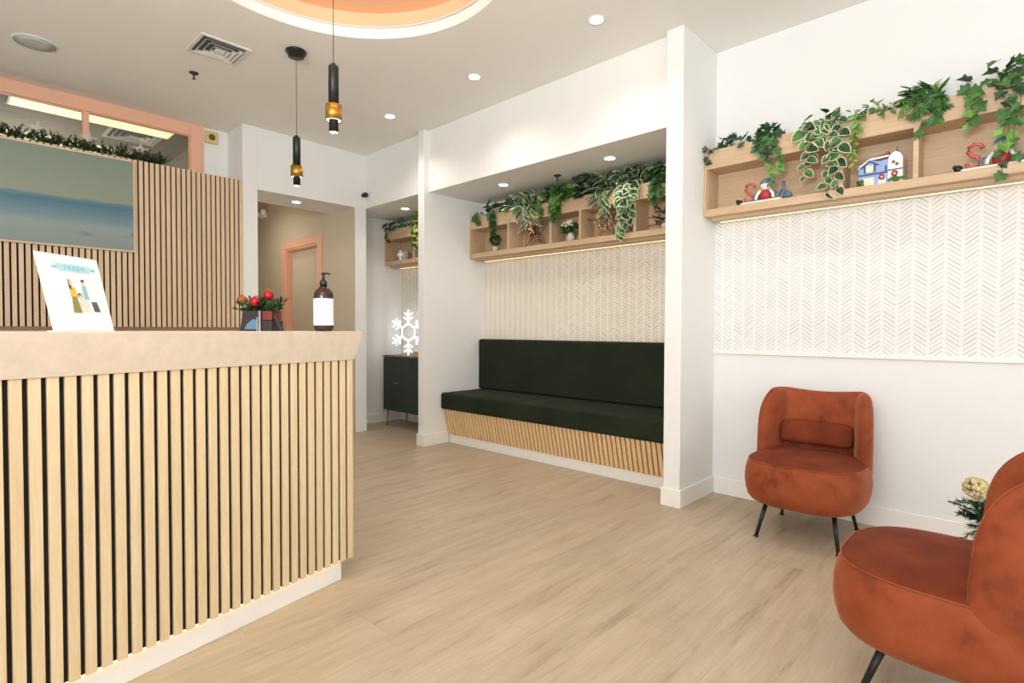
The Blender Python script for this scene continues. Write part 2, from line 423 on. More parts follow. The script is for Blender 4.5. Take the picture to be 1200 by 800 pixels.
# trims
BT, BH = .012, .112
def base(name, a, b): sbox(name, a, b, M['trim'], .004)
base('baseboard_right', (XP1+BT, YR-BT, 0), (XE, YR, BH))
mb = MB().box((XP0-BT, YP-BT, 0), (XP1+BT, YP, BH)).box((XP1, YP, 0), (XP1+BT, YR, BH)).box((XP0-BT, YP, 0), (XP0, 3.44, BH))
struct('baseboard_pillar', mb, M['trim'], .003)
mb = MB().box((XQ0-BT, YP-BT, 0), (XQ1+BT, YP, BH)).box((XQ1, YP, 0), (XQ1+BT, 3.44, BH)).box((XQ0-BT, YP, 0), (XQ0, YN, BH))
struct('baseboard_post', mb, M['trim'], .003)
mb = MB().box((XF, 3.08, 0), (XF+BT, 3.2+BT, BH)).box((-5.59, 3.2, 0), (XF, 3.2+BT, BH)).box((-5.59, 3.2+BT, 0), (-5.59+BT, YN-BT, BH)).box((-5.59, YN-BT, 0), (XQ0-BT, YN, BH))
struct('baseboard_cabinet_niche', mb, M['trim'], .003)
base('trim_2', (XP1, YR-.014, .940), (XE, YR, .966))

# ------------------------------------------------------------------ reception desk
DA = math.radians(11.3)
Dd = Vector((math.sin(DA), -math.cos(DA), 0)); Dn = Vector((math.cos(DA), math.sin(DA), 0))
D0 = Vector((-2.17039, 1.24692, 0))
def dk(s, o, z): p = D0+Dd*s+Dn*o; return (p.x, p.y, z)
CT = 1.089
desk = thing('reception_desk', 'long reception desk with pale oak vertical slats and cream laminate counter edge', 'desk')
S0, S1 = -.028, 2.6
mb = MB(); s = -.028; k = 0
mb.box((S0-.002, -.022, .088), (S0+.004, 0, .966), tf=dk)
s = 1.139-.0405*28+.0065-.0405
while s < S1:
    mb.box((max(s, S0), -.012, .088), (s+.0275, 0, .966), tf=dk); s += .0405
mb.build('slats', M['oak'], desk, .0012, 1)
MB().box((S0+.002, -.03, .09), (S1, -.012, .966), tf=dk).build('backing', M['black'], desk)
MB().box((.02, -.12, 0), (S1, -.02, .09), tf=dk).build('plinth', M['trim'], desk, .002, 1)
MB().box((.03, -.019, .0885), (S1, -.013, .0905), tf=dk).build('light_strip', emis('desk_led_strip', (255, 214, 150), 7), desk)
mb = MB().box((S0+.03, -.35, .09), (S1, -.03, .966), tf=dk); mb.box((.05, -.33, 0), (S1, -.12, .09), tf=dk)
mb.build('carcass', M['oak'], desk)
# counter: flared fascia with mitred end, one slab with the top
v = [dk(S0-.004, .006, .964), dk(S1, .006, .964), dk(S1, -.40, .964), dk(S0-.004, -.40, .964),
     dk(S0-.022, .045, CT), dk(S1, .045, CT), dk(S1, -.42, CT), dk(S0-.022, -.42, CT)]
MB().add(v, [(0,3,2,1),(4,5,6,7),(0,1,5,4),(1,2,6,5),(2,3,7,6),(3,0,4,7)]).build('counter', M['counter'], desk, .002, 2)

# things on the counter -------------------------------------------------------
def ray_h(px, depth, z):    # point on the counter seen at column px at a given depth
    lat = (px-600)/FPX*depth; f = Vector((F.x, F.y, 0)).normalized(); p = R0*lat+f*depth
    return Vector((p.x, p.y, z))
fh = Vector((F.x, F.y, 0)).normalized()
# sign holder
wd = (R0*math.sin(.047)+fh*math.cos(.047)).normalized(); nd = Vector((wd.y, -wd.x, 0))
P1 = ray_h(66, 1.62, CT); SW = .222
sg = thing('sign_holder', 'white printed notice in a slanted clear acrylic holder on the counter', 'sign', P1)
tl = math.radians(14); up = Vector((0,0,1))*math.cos(tl)-nd*math.sin(tl); on_ = nd*math.cos(tl)+Vector((0,0,1))*math.sin(tl)
def sgp(u, v, o): p = wd*u+up*v+on_*o; return (p.x, p.y, p.z+.003)
SH = .237
mb = MB().box((-.004, 0, -.006), (SW+.004, SH+.006, -.003), tf=sgp)
mb.box((0, 0, 0), (SW, .003, .003), tf=lambda a, b, c: tuple(wd*a-nd*(c*9)+Vector((0, 0, b))))
mb.build('holder', M['acrylic'], sg)
pp = MB().box((0, 0, -.003), (SW, SH, -.001), tf=sgp).build('paper', M['canvas_white'], sg)
def flat(poly, o=.0): 
    n = len(poly); return MB().add([sgp(u*SW, v*SH, o) for u, v in poly], [tuple(range(n))])
flat([(.27, .80), (.82, .80), (.85, .90), (.24, .90)], 0).build('ribbon', M['sky_ribbon'], pp)
for poly in ([(.18,.83),(.26,.83),(.26,.87),(.19,.87)], [(.84,.83),(.92,.83),(.91,.87),(.84,.87)]): MB().add([sgp(u*SW, v*SH, -.0004) for u, v in poly], [(0,1,2,3)]).build('ribbon_tail', M['p_teal'], pp)
def ell(mb, cu, cv, ru, rv, o, mi=0, n=14): mb.add([sgp((cu+ru*math.cos(2*PI*k/n))*SW, (cv+rv*math.sin(2*PI*k/n))*SH, o) for k in range(n)], [tuple(range(n))], mi)
def quad(mb, pts, o, mi=0): mb.add([sgp(u*SW, v*SH, o) for u, v in pts], [tuple(range(len(pts)))], mi)
mb = MB()
quad(mb, [(.36,.24),(.50,.24),(.47,.47),(.39,.47)], .0004, 0); quad(mb, [(.37,.46),(.49,.46),(.47,.58),(.40,.60)], .0005, 1)
ell(mb, .42, .645, .028, .04, .0006, 3); quad(mb, [(.375,.56),(.42,.56),(.42,.69),(.385,.69)], .0005, 2)
ell(mb, .53, .475, .035, .04, .0005, 2); ell(mb, .53, .46, .024, .03, .0006, 3); quad(mb, [(.50,.25),(.565,.25),(.56,.43),(.505,.43)], .0004, 4)
ell(mb, .63, .66, .028, .038, .0006, 3); ell(mb, .63, .685, .03, .02, .0007, 2); quad(mb, [(.59,.43),(.68,.43),(.67,.62),(.60,.62)], .0005, 5); quad(mb, [(.585,.25),(.655,.25),(.665,.43),(.59,.43)], .0004, 4)
quad(mb, [(.72,.26),(.83,.26),(.80,.40),(.70,.40)], .0004, 6)
mb.build('illustration', [M['p_olive'], M['p_yellow'], M['p_brown'], M['p_skin'], M['p_pale'], M['p_teal'], M['p_grey']], pp)
def text_obj(name, body, size, m, parent, tf, extrude=0.0):
    c = bpy.data.curves.new(name, 'FONT'); c.body = body; c.size = size; c.extrude = extrude; c.align_x = 'CENTER'; c.resolution_u = 3
    t = bpy.data.objects.new(name, c); COL.objects.link(t); bpy.context.view_layer.update()
    me = bpy.data.meshes.new_from_object(t.evaluated_get(bpy.context.evaluated_depsgraph_get()))
    bpy.data.objects.remove(t)
    for vv in me.vertices: vv.co = tf(*vv.co)
    me.materials.clear(); me.materials.append(m)
    o = bpy.data.objects.new(name, me); COL.objects.link(o)
    if parent: o.parent = parent
    return o
text_obj('lettering', 'F R E S H', .02, M['ribbon_dark'], pp, lambda a, b, c: sgp(a+.545*SW, b+.822*SH, .0006))

# planter with fir and baubles
pc = ray_h(312, 2.42, CT)
pl = thing('christmas_planter', 'small dark planter box of fir sprigs and red baubles on the counter end', 'planter', pc, TH-.12)
mb = MB().prism([(-.088, 0), (.0, 0), (.0, .088), (-.075, .088)], -.055, .05, tf=lambda a, b, c: (a, c, b))
mb.prism([(.004, 0), (.055, 0), (.055, .045), (.004, .045)], -.05, .04, tf=lambda a, b, c: (a, c, b))
mb.prism([(.085, 0), (.098, 0), (.062, .072), (.052, .072)], -.04, -.02, tf=lambda a, b, c: (a, c, b))
mb.build('box', M['darkbox'], pl, .002)
MB().box((.004, -.045, .046), (.052, .035, .088)).build('liner', M['redbox'], pl, .003)
mb = MB().add([(-.068, -.0565, .008), (-.004, -.0565, .008), (-.004, -.0565, .05), (-.03, -.0565, .05), (-.055, -.0565, .03)], [(0,1,2,3,4)])
mb.build('blue_panel', M['bluepaint'], pl)
MB().box((.0, -.058, 0), (.008, -.054, .088)).box((-.01, -.058, 0), (-.004, -.054, .06)).build('grey_edge', M['greypaint'], pl)
def needles(mb, p, d, L, n, nl, w=.0016, mi=0):   # a fir sprig
    p = Vector(p); d = Vector(d).normalized(); a = d.orthogonal().normalized(); b = d.cross(a)
    mb.tube([p, p+d*L], .0015, 4, mi)
    for i in range(n):
        t = random.uniform(.05, 1); q = p+d*L*t; an = random.uniform(0, 2*PI)
        o = (a*math.cos(an)+b*math.sin(an)); e = q+(o*.85+d*.55)*nl*random.uniform(.7, 1.1); sd = o.cross(d)*w
        mb.add([q-sd, q+sd, e], [(0, 1, 2)], mi)
mb = MB()
for i in range(110):
    px = random.uniform(-.08, .06); d = Vector((px*5+random.uniform(-.4, .4), random.uniform(-.8, .5), random.uniform(.1, 1.1)))
    needles(mb, (px*.8, random.uniform(-.035, .03), .085), d, random.uniform(.04, .072), 46, .018, .0026, random.choice((0, 0, 1)))
mb.build('fir_sprigs', [M['needle'], M['leaf_mid']], pl)
for bx, bz, m, by in ((-.092, .134, M['copper'], -.03), (-.012, .126, M['red'], -.062), (.03, .155, M['red'], -.03)):
    bb = MB().ball((bx, by, bz), .0215, 0, 24, 16).build('bauble', m, pl)
    MB().lathe([(.005, .0), (.005, .006)], (bx, by, bz+.021), 10).build('cap', M['brass'], bb)

# soap dispenser
bp = ray_h(379.3, 2.35, CT); k = 1.0
so = thing('soap_dispenser', 'dark brown pump bottle with a blank white label on the counter', 'bottle', bp)
so.scale = (.84, .84, .84); r = .0485
MB().lathe([(r*.86, 0), (r*.95, .006), (r, .016), (r, .178), (r*.96, .19), (r*.8, .207), (r*.5, .221), (r*.34, .227), (r*.32, .236)], n=40).build('body', M['amber'], so)
mb = MB(); prof = [(r+.0007, .03), (r+.0007, .165)]
mb.lathe(prof, n=40, cap=False); lb = mb.build('label', M['canvas_white'], so)
mb = MB()
for zz, a0, a1 in ((.108, .05, .3), (.112, .05, .26), (.084, .02, .34), (.079, .1, .3)):
    ang = lambda q: -PI/2+TH+.75+q
    MB().add([((r+.0012)*math.cos(ang(q)), (r+.0012)*math.sin(ang(q)), zz+dz) for dz in (0, .0022) for q in (a0, (a0+a1)/2, a1)], [(0,1,4,3),(1,2,5,4)]).build('printed_line', M['text'], lb)
MB().lathe([(.0185, .228), (.0185, .252), (.015, .257), (.008, .262), (.006, .285), (.006, .292)], n=24).build('collar', M['pump'], so)
mb = MB().lathe([(.006, .285), (.012, .287), (.012, .296), (.006, .298)], n=20)
dq = R0; mb.tube([Vector((0,0,.293)), dq*.02+Vector((0,0,.294)), dq*.036+Vector((0,0,.288))], [.005, .0045, .0035], 8)
mb.build('pump_head', M['pump'], so)

# ------------------------------------------------------------------ slatted partition face
sl = thing('slat_panel', 'brown oak slatted wall panel behind the reception desk', 'wall panel', (-5.22, 0, 0))
mb = MB(); y = 1.946-.0275
while y > -2.7: mb.box((.004, y, 1.11), (.022, y+.0265, 2.436)); y -= .0382
mb.build('slats', M['oak_wall'], sl, .001, 1)
MB().box((0, -2.7, 1.11), (.006, 1.946, 2.434)).build('backing', M['black'], sl)
MB().box((0, -2.7, 1.085), (.035, 1.946, 1.11)).build('bottom_rail', M['oak_rail'], sl)
# painting
pa = thing('framed_painting', 'framed seascape painting hung on the slatted panel', 'painting', (-5.197, .45, 2.058))
pw, ph = .672, .360
mb = MB()
for a, b in (((.001, -pw, -ph), (.026, pw, -ph+.013)), ((.001, -pw, ph-.013), (.026, pw, ph)), ((.001, -pw, -ph+.013), (.026, -pw+.013, ph-.013)), ((.001, pw-.013, -ph+.013), (.026, pw, ph-.013))): mb.box(a, b)
mb.build('frame', wood('pale_frame', (226, 200, 176), (206, 178, 150), 'Y'), pa, .002)
MB().box((.004, -pw+.012, -ph+.012), (.018, pw-.012, ph-.012)).build('canvas', M['sea'], pa)
# garland on the ledge and three stars
gl = thing('fir_garland', 'dark fir garland laid along the ledge above the slatted panel', 'garland', (-5.30, 0, 2.436))
mb = MB(); y = -1.6
while y < 1.36:
    for i in range(5):
        needles(mb, (random.uniform(-.03, .07), y, random.uniform(.012, .045)), (random.uniform(-.9, .9), random.uniform(-.8, .8), random.uniform(.05, .9)), random.uniform(.05, .095), 36, .02, .003, random.choice((0, 0, 0, 1, 2)))
    y += .016
mb.build('fir_sprigs', [M['needle'], M['leaf_dark'], M['leaf_mid']], gl)
MB().tube([(0, -1.6+.1*i, .012+.006*math.sin(i)) for i in range(30)], .006, 6).build('wire', M['twig'], gl)
mb = MB(); 
for i in range(40): MB().ball((random.uniform(.0, .07), random.uniform(-.8, 1.33), random.uniform(.03, .09)), .0038, 0, 6, 4).build('berry', M['star'], gl)
def star_mesh(R_, r_, t):
    mb = MB(); pts = []
    for k in range(10):
        a = PI/2+k*PI/5; rr = R_ if k % 2 == 0 else r_; pts.append((rr*math.cos(a), rr*math.sin(a)))
    v = [(0, 0, t), (0, 0, -t)]+[(x, z, 0) for x, z in pts]
    v = [(c, a, b) for a, b, c in v]
    f = [(0, 2+k, 2+(k+1) % 10) for k in range(10)]+[(1, 2+(k+1) % 10, 2+k) for k in range(10)]
    return mb.add(v, f)
for i, (yy, dz, lb) in enumerate(((.56, .128, 'pale frosted star in the garland, nearest the left picture edge'), (.86, .128, 'pale frosted star in the garland in front of the window mullion'), (1.20, .122, 'pale frosted star at the right end of the garland'))):
    st = thing('star_ornament', lb, 'ornament', (-5.335, yy, 2.436), 0, 'stars on the ledge')
    o = star_mesh(.062, .027, .012).build('star', M['star'], st); o.location = (0, 0, dz)
    MB().tube([(0, 0, 0), (0, 0, dz-.03)], .003, 6).build('stake', M['twig'], st)
# fire alarm strobe
al = thing('fire_alarm', 'square beige fire alarm sounder high on the wall beside the peach window', 'alarm', (-5.56, 1.803, 2.862))
MB().box((0, -.052, -.055), (.03, .052, .055)).build('housing', M['alarm'], al, .006)
MB().lathe([(.028, 0), (.028, .008), (.018, .012), (.018, .006)], tf=lambda a, b, c: (.028+c, a, b), n=24).build('sounder', M['alarmdark'], al)
# troffers and vent in the back room
for lb, c in (('long glowing ceiling light behind the high peach window', (-5.97, 1.03)), ('second glowing ceiling light deeper in the room behind the window', (-7.05, .93))):
    tr = thing('ceiling_light', lb, 'light', (c[0], c[1], 2.95), 0, 'lights in the room behind')
    MB().box((-.17, -.57, -.014), (.17, .57, -.001)).build('diffuser', M['troffer'], tr)
    mb = MB().box((-.185, -.585, -.012), (-.17, .585, 0)).box((.17, -.585, -.012), (.185, .585, 0)).box((-.17, -.585, -.012), (.17, -.57, 0)).box((-.17, .57, -.012), (.17, .585, 0))
    mb.build('frame', M['ventmetal'], tr)
def sprinkler(loc, lb):
    t = thing('sprinkler', lb, 'sprinkler', loc, 0, 'sprinklers')
    MB().lathe([(.03, 0), (.032, -.004), (.024, -.01), (.012, -.012)], n=24).build('escutcheon', M['bronze'], t)
    mb = MB().lathe([(.006, -.01), (.006, -.034), (.003, -.045)], n=10); mb.lathe([(.013, -.044), (.013, -.047)], n=14); mb.build('head', M['bronze'], t)
    return t
sprinkler((-4.432, 1.328, H), 'small bronze sprinkler on the ceiling below the square vent')
sprinkler((-2.887, 3.588, 2.38), 'small bronze sprinkler under the soffit above the bench shelf')
sprinkler((-6.98, .80, 2.95), 'small dark sprinkler seen through the high peach window')
# ceiling vent and speaker
ve = thing('ceiling_vent', 'square white louvred air vent in the ceiling', 'vent', (-3.945, 1.333, H))
mb = MB(); q = .152
for a, b in ((-q, -q+.022), (q-.022, q)):
    mb.box((a, -q, -.008), (b, q, 0)); mb.box((-q+.022, a, -.008), (q-.022, b, 0))
mb.build('frame', M['ventmetal'], ve, .002)
for r0, z0 in ((.118, -.016), (.086, -.02), (.054, -.022)):
    mb = MB()
    c1 = [(-r0, -r0), (r0, -r0), (r0, r0), (-r0, r0)]; c2 = [(x*(r0-.02)/r0, y*(r0-.02)/r0) for x, y in c1]
    v = [(x, y, z0) for x, y in c1]+[(x, y, -.002) for x, y in c2]
    mb.add(v, [(i, (i+1) % 4, 4+(i+1) % 4, 4+i) for i in range(4)]); mb.build('louvre', M['ventmetal'], ve)
MB().box((-.028, -.028, -.022), (.028, .028, -.012)).build('core', M['ventmetal'], ve)
MB().box((-.132, -.132, -.002), (.132, .132, -.0005)).build('throat', M['ventdark'], ve)
v2 = copy_tree(ve); v2.location = (-6.31, 1.36, 2.95); v2.scale = (1.4, 1.4, 1.2); v2['label'] = 'louvred air vent on the ceiling behind the high peach window'
sp = thing('ceiling_speaker', 'round pale grey speaker grille flush in the ceiling corner', 'speaker', (-4.73, .487, H))
MB().lathe([(.122, 0), (.122, -.003), (.112, -.004)], n=40).build('rim', M['plastic'], sp)
MB().lathe([(.110, -.0045), (.05, -.0065), (.002, -.007)], n=40).build('grille', M['grille'], sp)
# downlights
def downlight(loc, lb):
    t = thing('downlight', lb, 'light', loc, 0, 'recessed downlights')
    MB().lathe([(.052, 0), (.053, -.004), (.041, -.006), (.039, -.003)], n=32, cap=False).build('trim_ring', M['plastic'], t)
    MB().lathe([(.040, -.002), (.040, -.0045)], n=32).build('lens', M['down'], t)
    return t
d0 = downlight((-1.919, 2.75, H), 'recessed ceiling downlight nearest the white pillar')
def dl(loc, lb):
    o = copy_tree(d0); o.location = loc; o['label'] = lb; return o
dl((-3.0, 2.757, H), 'middle recessed ceiling downlight in front of the bench niche')
dl((-4.084, 2.762, H), 'recessed ceiling downlight nearest the far corner')
dl((-3.425, 3.50, 2.38), 'left downlight under the soffit above the green bench')
dl((-2.315, 3.50, 2.38), 'right downlight under the soffit above the green bench')
dl((-4.894, 3.50, 2.387), 'downlight under the soffit above the green cabinet')
dl((-5.42, 2.55, 2.38), 'downlight under the hallway header')
# security camera
sc = thing('security_camera', 'small black camera in the far upper corner of the room', 'camera', tuple(on(425.5, 229, X, XF)))
MB().lathe([(.022, 0), (.022, .03)], tf=lambda a, b, c: (c, a, b), n=20).build('mount', M['blackmetal'], sc)
MB().ball((.045, 0, 0), .027, 0, 20, 12).build('body', M['blackmetal'], sc)
# emergency light in the hall
em = thing('emergency_light', 'small twin-head emergency light high on the hallway wall', 'light', (-7.46, 3.08, 2.60))
MB().box((-.07, -.05, -.03), (.07, 0, .03)).build('housing', M['plastic'], em, .006)
for sx in (-1, 1): MB().ball((sx*.10, -.06, .03), .042, 0, 14, 10).build('lamp_head', M['plastic'], em)

# ------------------------------------------------------------------ pendant lights
def pendant(loc, lb, top, zt):
    t = thing('pendant_light', lb, 'light', loc, 0, 'pendant lights')
    MB().lathe([(.066, 0), (.066, -.012), (.052, -.014), (.052, -.038), (.004, -.04)], n=40).build('canopy', M['blackmetal'], t)
    MB().tube([(0, 0, -.038), (0, 0, zt+.008)], .0018, 8).build('cord', M['blackmetal'], t)
    MB().lathe([(.006, zt+.014), (.012, zt+.012), (.013, zt), (.0235, zt-.001), (.0245, zt-.004), (.0245, zt-.192)], n=32).build('tube', M['blackmetal'], t)
    MB().lathe([(.024, zt-.19), (.039, zt-.19), (.039, zt-.265), (.036, zt-.265), (.034, zt-.262)], n=40, cap=False).build('brass_collar', M['brass'], t)
    MB().lathe([(.034, zt-.262), (.0246, zt-.262)], n=32, cap=False).build('upper_glow', M['pendglow'], t)
    MB().lathe([(.0225, zt-.19), (.0225, zt-.322), (.020, zt-.322)], n=32, cap=False).build('lower_tube', M['blackmetal'], t)
    MB().lathe([(.020, zt-.30), (.0205, zt-.320)], n=32).build('lens', M['pendglow'], t)
    return t
pendant((-3.594, 1.695, H), 'black and brass pendant light with its ceiling canopy in view, left of the two', H, 2.376-H)
pendant((CC[0]-.045, CC[1]+.01, H+.16), 'black and brass pendant light hanging from the round peach ceiling recess', H, 2.385-H-.16)

# ------------------------------------------------------------------ bench
be = thing('banquette_bench', 'built-in bench with dark green cushions and slanted oak slat front', 'bench', (0, 0, 0))
bx0, bx1 = XQ1+.004, XP0-.004
def rbox(mb, a, b): return mb.box(a, b)
MB().box((bx0, 3.345, .335), (bx1, 3.90, .492)).build('seat_cushion', M['green_velvet'], be, .022, 4)
MB().box((bx0, 3.838, .495), (bx1, 3.928, 1.0)).build('back_cushion', M['green_velvet'], be, .022, 4)
def bslat(x, y, z): # lean: top is further out
    return (x, 3.437+y-(z-.085)/.25*.06, z)
mb = MB(); x = bx0
while x < bx1-.01:
    mb.box((x, 0, .085), (min(x+.0285, bx1), .012, .335), tf=bslat); x += .0405
mb.build('slats', M['oak_bench'], be, .001, 1)
MB().box((bx0, .012, .085), (bx1, .02, .335), tf=bslat).build('backing', wood('bench_gap_wood', (120, 84, 52), (96, 64, 38), 'Z'), be)
MB().box((bx0, 3.452, 0), (bx1, 3.50, .09)).build('plinth', M['trim'], be)
MB().box((bx0, 3.47, .09), (bx1, 3.92, .334)).build('carcass', M['oak_bench'], be)

# ------------------------------------------------------------------ wall shelves
def shelf(name_label, x0, x1, yf, yb, z0, z1, divs, m):
    t = thing('wall_shelf', name_label, 'shelf', (x0, yb, z0), 0, 'oak planter shelves')
    L = x1-x0; D = yf-yb; h = z1-z0; fz = h-.118; lip = .046
    MB().box((0, D, fz), (L, D+.02, h)).build('planter_front', m, t, .0015, 1)
    MB().box((0, D, 0), (L, D+.02, lip)).build('bottom_lip', m, t, .0015, 1)
    MB().box((.02, D+.02, .0), (L-.02, -.012, lip)).build('bottom_board', m, t)
    MB().box((.02, D+.02, fz), (L-.02, -.012, fz+.018)).build('planter_floor', m, t)
    MB().box((0, -.012, 0), (L, 0, h)).build('back_panel', m, t)
    for xx in (0, L-.02): MB().box((xx, D+.02, 0), (xx+.02, -.012, h)).build('end_panel', m, t)
    MB().box((0, D, lip), (.016, D+.02, fz)).build('end_stile', m, t)
    for d in divs: MB().box((d-x0-.011, D+.002, lip), (d-x0+.011, -.012, fz)).build('divider', m, t)
    MB().box((.03, D+.055, -.018), (L-.005, -.03, 0)).build('cleat', m, t)
    MB().box((.05, -.05, -.021), (L-.05, -.035, -.018)).build('light_strip', M['strip'], t)
    return t
shelf('long oak shelf with trough of plants above the rust chairs', XP1+.003, .55, 3.45, YR, 1.828, 2.248, [-.783, -.447, .22], M['oak_x'])
shelf('oak shelf with five bays and plants above the green bench', XQ1+.003, XP0-.003, 3.72, YN, 1.805, 2.208, [-3.58, -3.068, -2.751, -2.234], M['oak_x'])
shelf('short oak shelf of plants in the cabinet niche, mostly behind the post', -5.587, XQ0-.003, 3.70, YN, 1.842, 2.255, [-5.02, -4.6], M['oak_x'])

# ------------------------------------------------------------------ foliage
def leaf_shape(kind):
    if kind == 'ivy':
        p = [(0, 0), (.28, -.12), (.5, .02), (.36, .28), (.58, .5), (.26, .62), (0, 1.0)]
    elif kind == 'pothos':
        p = [(0, 0), (.26, .02), (.42, .22), (.42, .5), (.28, .78), (0, 1.05)]
    elif kind == 'narrow':
        p = [(0, 0), (.11, .2), (.14, .5), (.09, .8), (0, 1.05)]
    else:
        p = [(0, 0), (.2, .2), (.26, .5), (.16, .82), (0, 1.0)]
    return p
def leaf(mb, p, d, nrm, size, kind, mi, edge=None):
    d = Vector(d).normalized(); nrm = Vector(nrm); nrm = (nrm-d*nrm.dot(d))
    if nrm.length < .01: nrm = d.orthogonal()
    nrm.normalize(); s = d.cross(nrm); p = Vector(p)
    prof = leaf_shape(kind)
    def P(u, v): return p+s*(u*size)+d*(v*size)+nrm*size*(abs(u)*.35-.18*v*v)
    if kind == 'fern':      # split frond: several narrow leaflets
        for a in (-1.1, -.7, -.35, 0, .35, .7, 1.1):
            dd = d*math.cos(a)+s*math.sin(a); leaf(mb, p+d*size*.15*(1-abs(a)), dd, nrm, size*(.95-.25*abs(a)), 'narrow', mi)
        return
    if edge is None:
        for sg_ in (1, -1):
            v = [P(sg_*u, w) for u, w in prof]; mb.add(v, [tuple(range(len(v)))], mi, True)
    else:
        for sg_ in (1, -1):
            ins = [(u*.82, .04+w*.90) for u, w in prof]
            a = [P(sg_*u, w) for u, w in prof]; b = [P(sg_*u, w) for u, w in ins]; n_ = len(a)
            mb.add(b, [tuple(range(n_))], mi, True)
            mb.add(a+b, [(i, i+1, n_+i+1, n_+i) for i in range(n_-1)], edge, True)
LM = [M['leaf_dark'], M['leaf_mid'], M['leaf_light'], M['leaf_yellow'], M['leaf_cream']]
def rnd(a, b): return random.uniform(a, b)
def plant(name, label, group, x0, x1, yf, ytop, ztop, kind, size, n, mis, strands=(), edge=None, hgt=.09, vine=True, tip=None, over=.05, room=None, sfac=1.0):
    """mound of leaves in the trough from x0 to x1, plus strands (x, zend, leafcount) falling over the front board at yf"""
    xc = (x0+x1)/2; zb = ztop-.10
    t = thing(name, label, 'plant', (xc, (yf+ytop)/2, zb), 0, group)
    org = Vector((xc, (yf+ytop)/2, zb)); mb = MB(); vb = MB()
    for i in range(n):
        x = rnd(x0, x1); e = 1-abs((x-xc)/((x1-x0)/2+1e-6))**2
        y = rnd(yf-over*.5, ytop); z = ztop+rnd(-.02, hgt)*(.35+.65*e)
        fr = (ytop-y)/(ytop-yf+.001)
        d = Vector((rnd(-1, 1), rnd(-1.0, .1), rnd(-.35, .8)-.5*max(0, fr-.6)))
        nr = Vector((rnd(-.4, .4), -.7+rnd(-.3, .3), .7))
        leaf(mb, Vector((x, y, z))-org, d, nr, size*rnd(.7, 1.15), kind, random.choice(mis), edge)
        if vine and i % 3 == 0: vb.tube([Vector((x*.5+xc*.5, (yf+ytop)/2, zb+.004))-org, Vector((x, y, z))-org], .0014, 4)
    if not vb.v: vb.tube([(0, 0, .002), (0, 0, .08)], .002, 4)
    for (sx, ze, m, *rest) in strands:
        dx = rest[0] if rest else 0; pts = []; K = 14
        for k_ in range(K+1):
            q = k_/K
            z = ztop+.02*(1-q)-(ztop-ze)*max(0, q-.12)/.88
            yy = (yf+.05)*(1-min(1, q/.12))+(yf-.012)*min(1, q/.12)-.012*math.sin(q*5)
            pts.append(Vector((sx+dx*q+.012*math.sin(q*7+sx*9), yy, z))-org)
        vb.tube(pts, .0016, 5)
        for j in range(m):
            q = (j+.6)/m; f_ = q*K; i0 = min(K-1, int(f_)); p = pts[i0].lerp(pts[i0+1], f_-i0)
            sd = 1 if j % 2 else -1
            d = Vector((sd*rnd(.35, 1.1), rnd(-.5, -.1), rnd(-1.1, -.2)))
            nr = Vector((rnd(-.3, .3), -1, rnd(.0, .5)))
            leaf(mb, p, d, nr, size*sfac*rnd(.65, 1.1)*(1.05-.3*q), kind, random.choice(tip if tip and q > .55 else mis), edge)
    mb.build('foliage', LM, t); vb.build('vine', M['stem'], t)
    return t
# right shelf plants --------------------------------------------------------
yf, yt, zt = 3.45, 3.60, 2.248
def RX(px, y=3.45): return on(px, 150, Y, y).x
def RZ(px, py, y=3.43): return on(px, py, Y, y).z
gR = 'plants on the shelf above the rust chairs'
plant('trailing_ivy', 'small ivy with sparse dark leaves at the pillar end of the right shelf', gR, RX(834), RX(884), yf, yt, zt, 'ivy', .048, 46, [0, 0, 0, 1], [(RX(829)+.01, RZ(829, 192), 4)], hgt=.075)
plant('trailing_ivy', 'dark ivy trailing down above the left snow figurine', gR, RX(885), RX(912), yf, yt, zt, 'ivy', .055, 40, [0, 0, 1], [(RX(895), RZ(900, 175), 10), (RX(900), RZ(905, 215), 13, .02), (RX(911), RZ(914, 200), 11, .012), (RX(890), RZ(893, 185), 8)], hgt=.07, tip=[1, 2])
plant('variegated_pothos', 'large cream-edged pothos with long trailing strands over the right shelf', gR, RX(938), RX(982), yf, yt, zt, 'pothos', .064, 34, [0, 1], [(RX(946), RZ(950, 207), 11), (RX(955), RZ(957, 190), 7), (RX(972), RZ(968, 228), 12), (RX(984), RZ(982, 222), 12), (RX(964), RZ(962, 170), 5)], edge=4, hgt=.085, sfac=1.15)
plant('creeping_plant', 'small yellow-green creeper beside the pothos, left of the ceramic house', gR, RX(996), RX(1046), yf, yt, zt, 'oval', .042, 70, [2, 1, 3], [(RX(1004), RZ(1004, 188), 18, -.01), (RX(1008), RZ(1004, 196), 16, -.03), (RX(1000), RZ(998, 178), 12)], hgt=.075, tip=[3, 2])
plant('split_leaf_fern', 'bright green feathery plant above the shelf divider by the ceramic house', gR, RX(1052), RX(1104), yf, yt, zt, 'fern', .075, 40, [1, 1, 2], [(RX(1078), RZ(1078, 155), 5), (RX(1096), RZ(1094, 142), 6), (RX(1102), RZ(1104, 125), 4)], hgt=.10)
plant('trailing_ivy', 'large-leaved ivy hanging over the right snow figurine', gR, RX(1126), RX(1215), yf, yt, zt, 'ivy', .066, 26, [0, 1, 1], [(RX(1140), RZ(1140, 148), 7), (RX(1172), RZ(1178, 206), 11, .02), (RX(1186), RZ(1186, 172), 7), (RX(1192), RZ(1194, 186), 6)], hgt=.12, tip=[0, 1, 2])
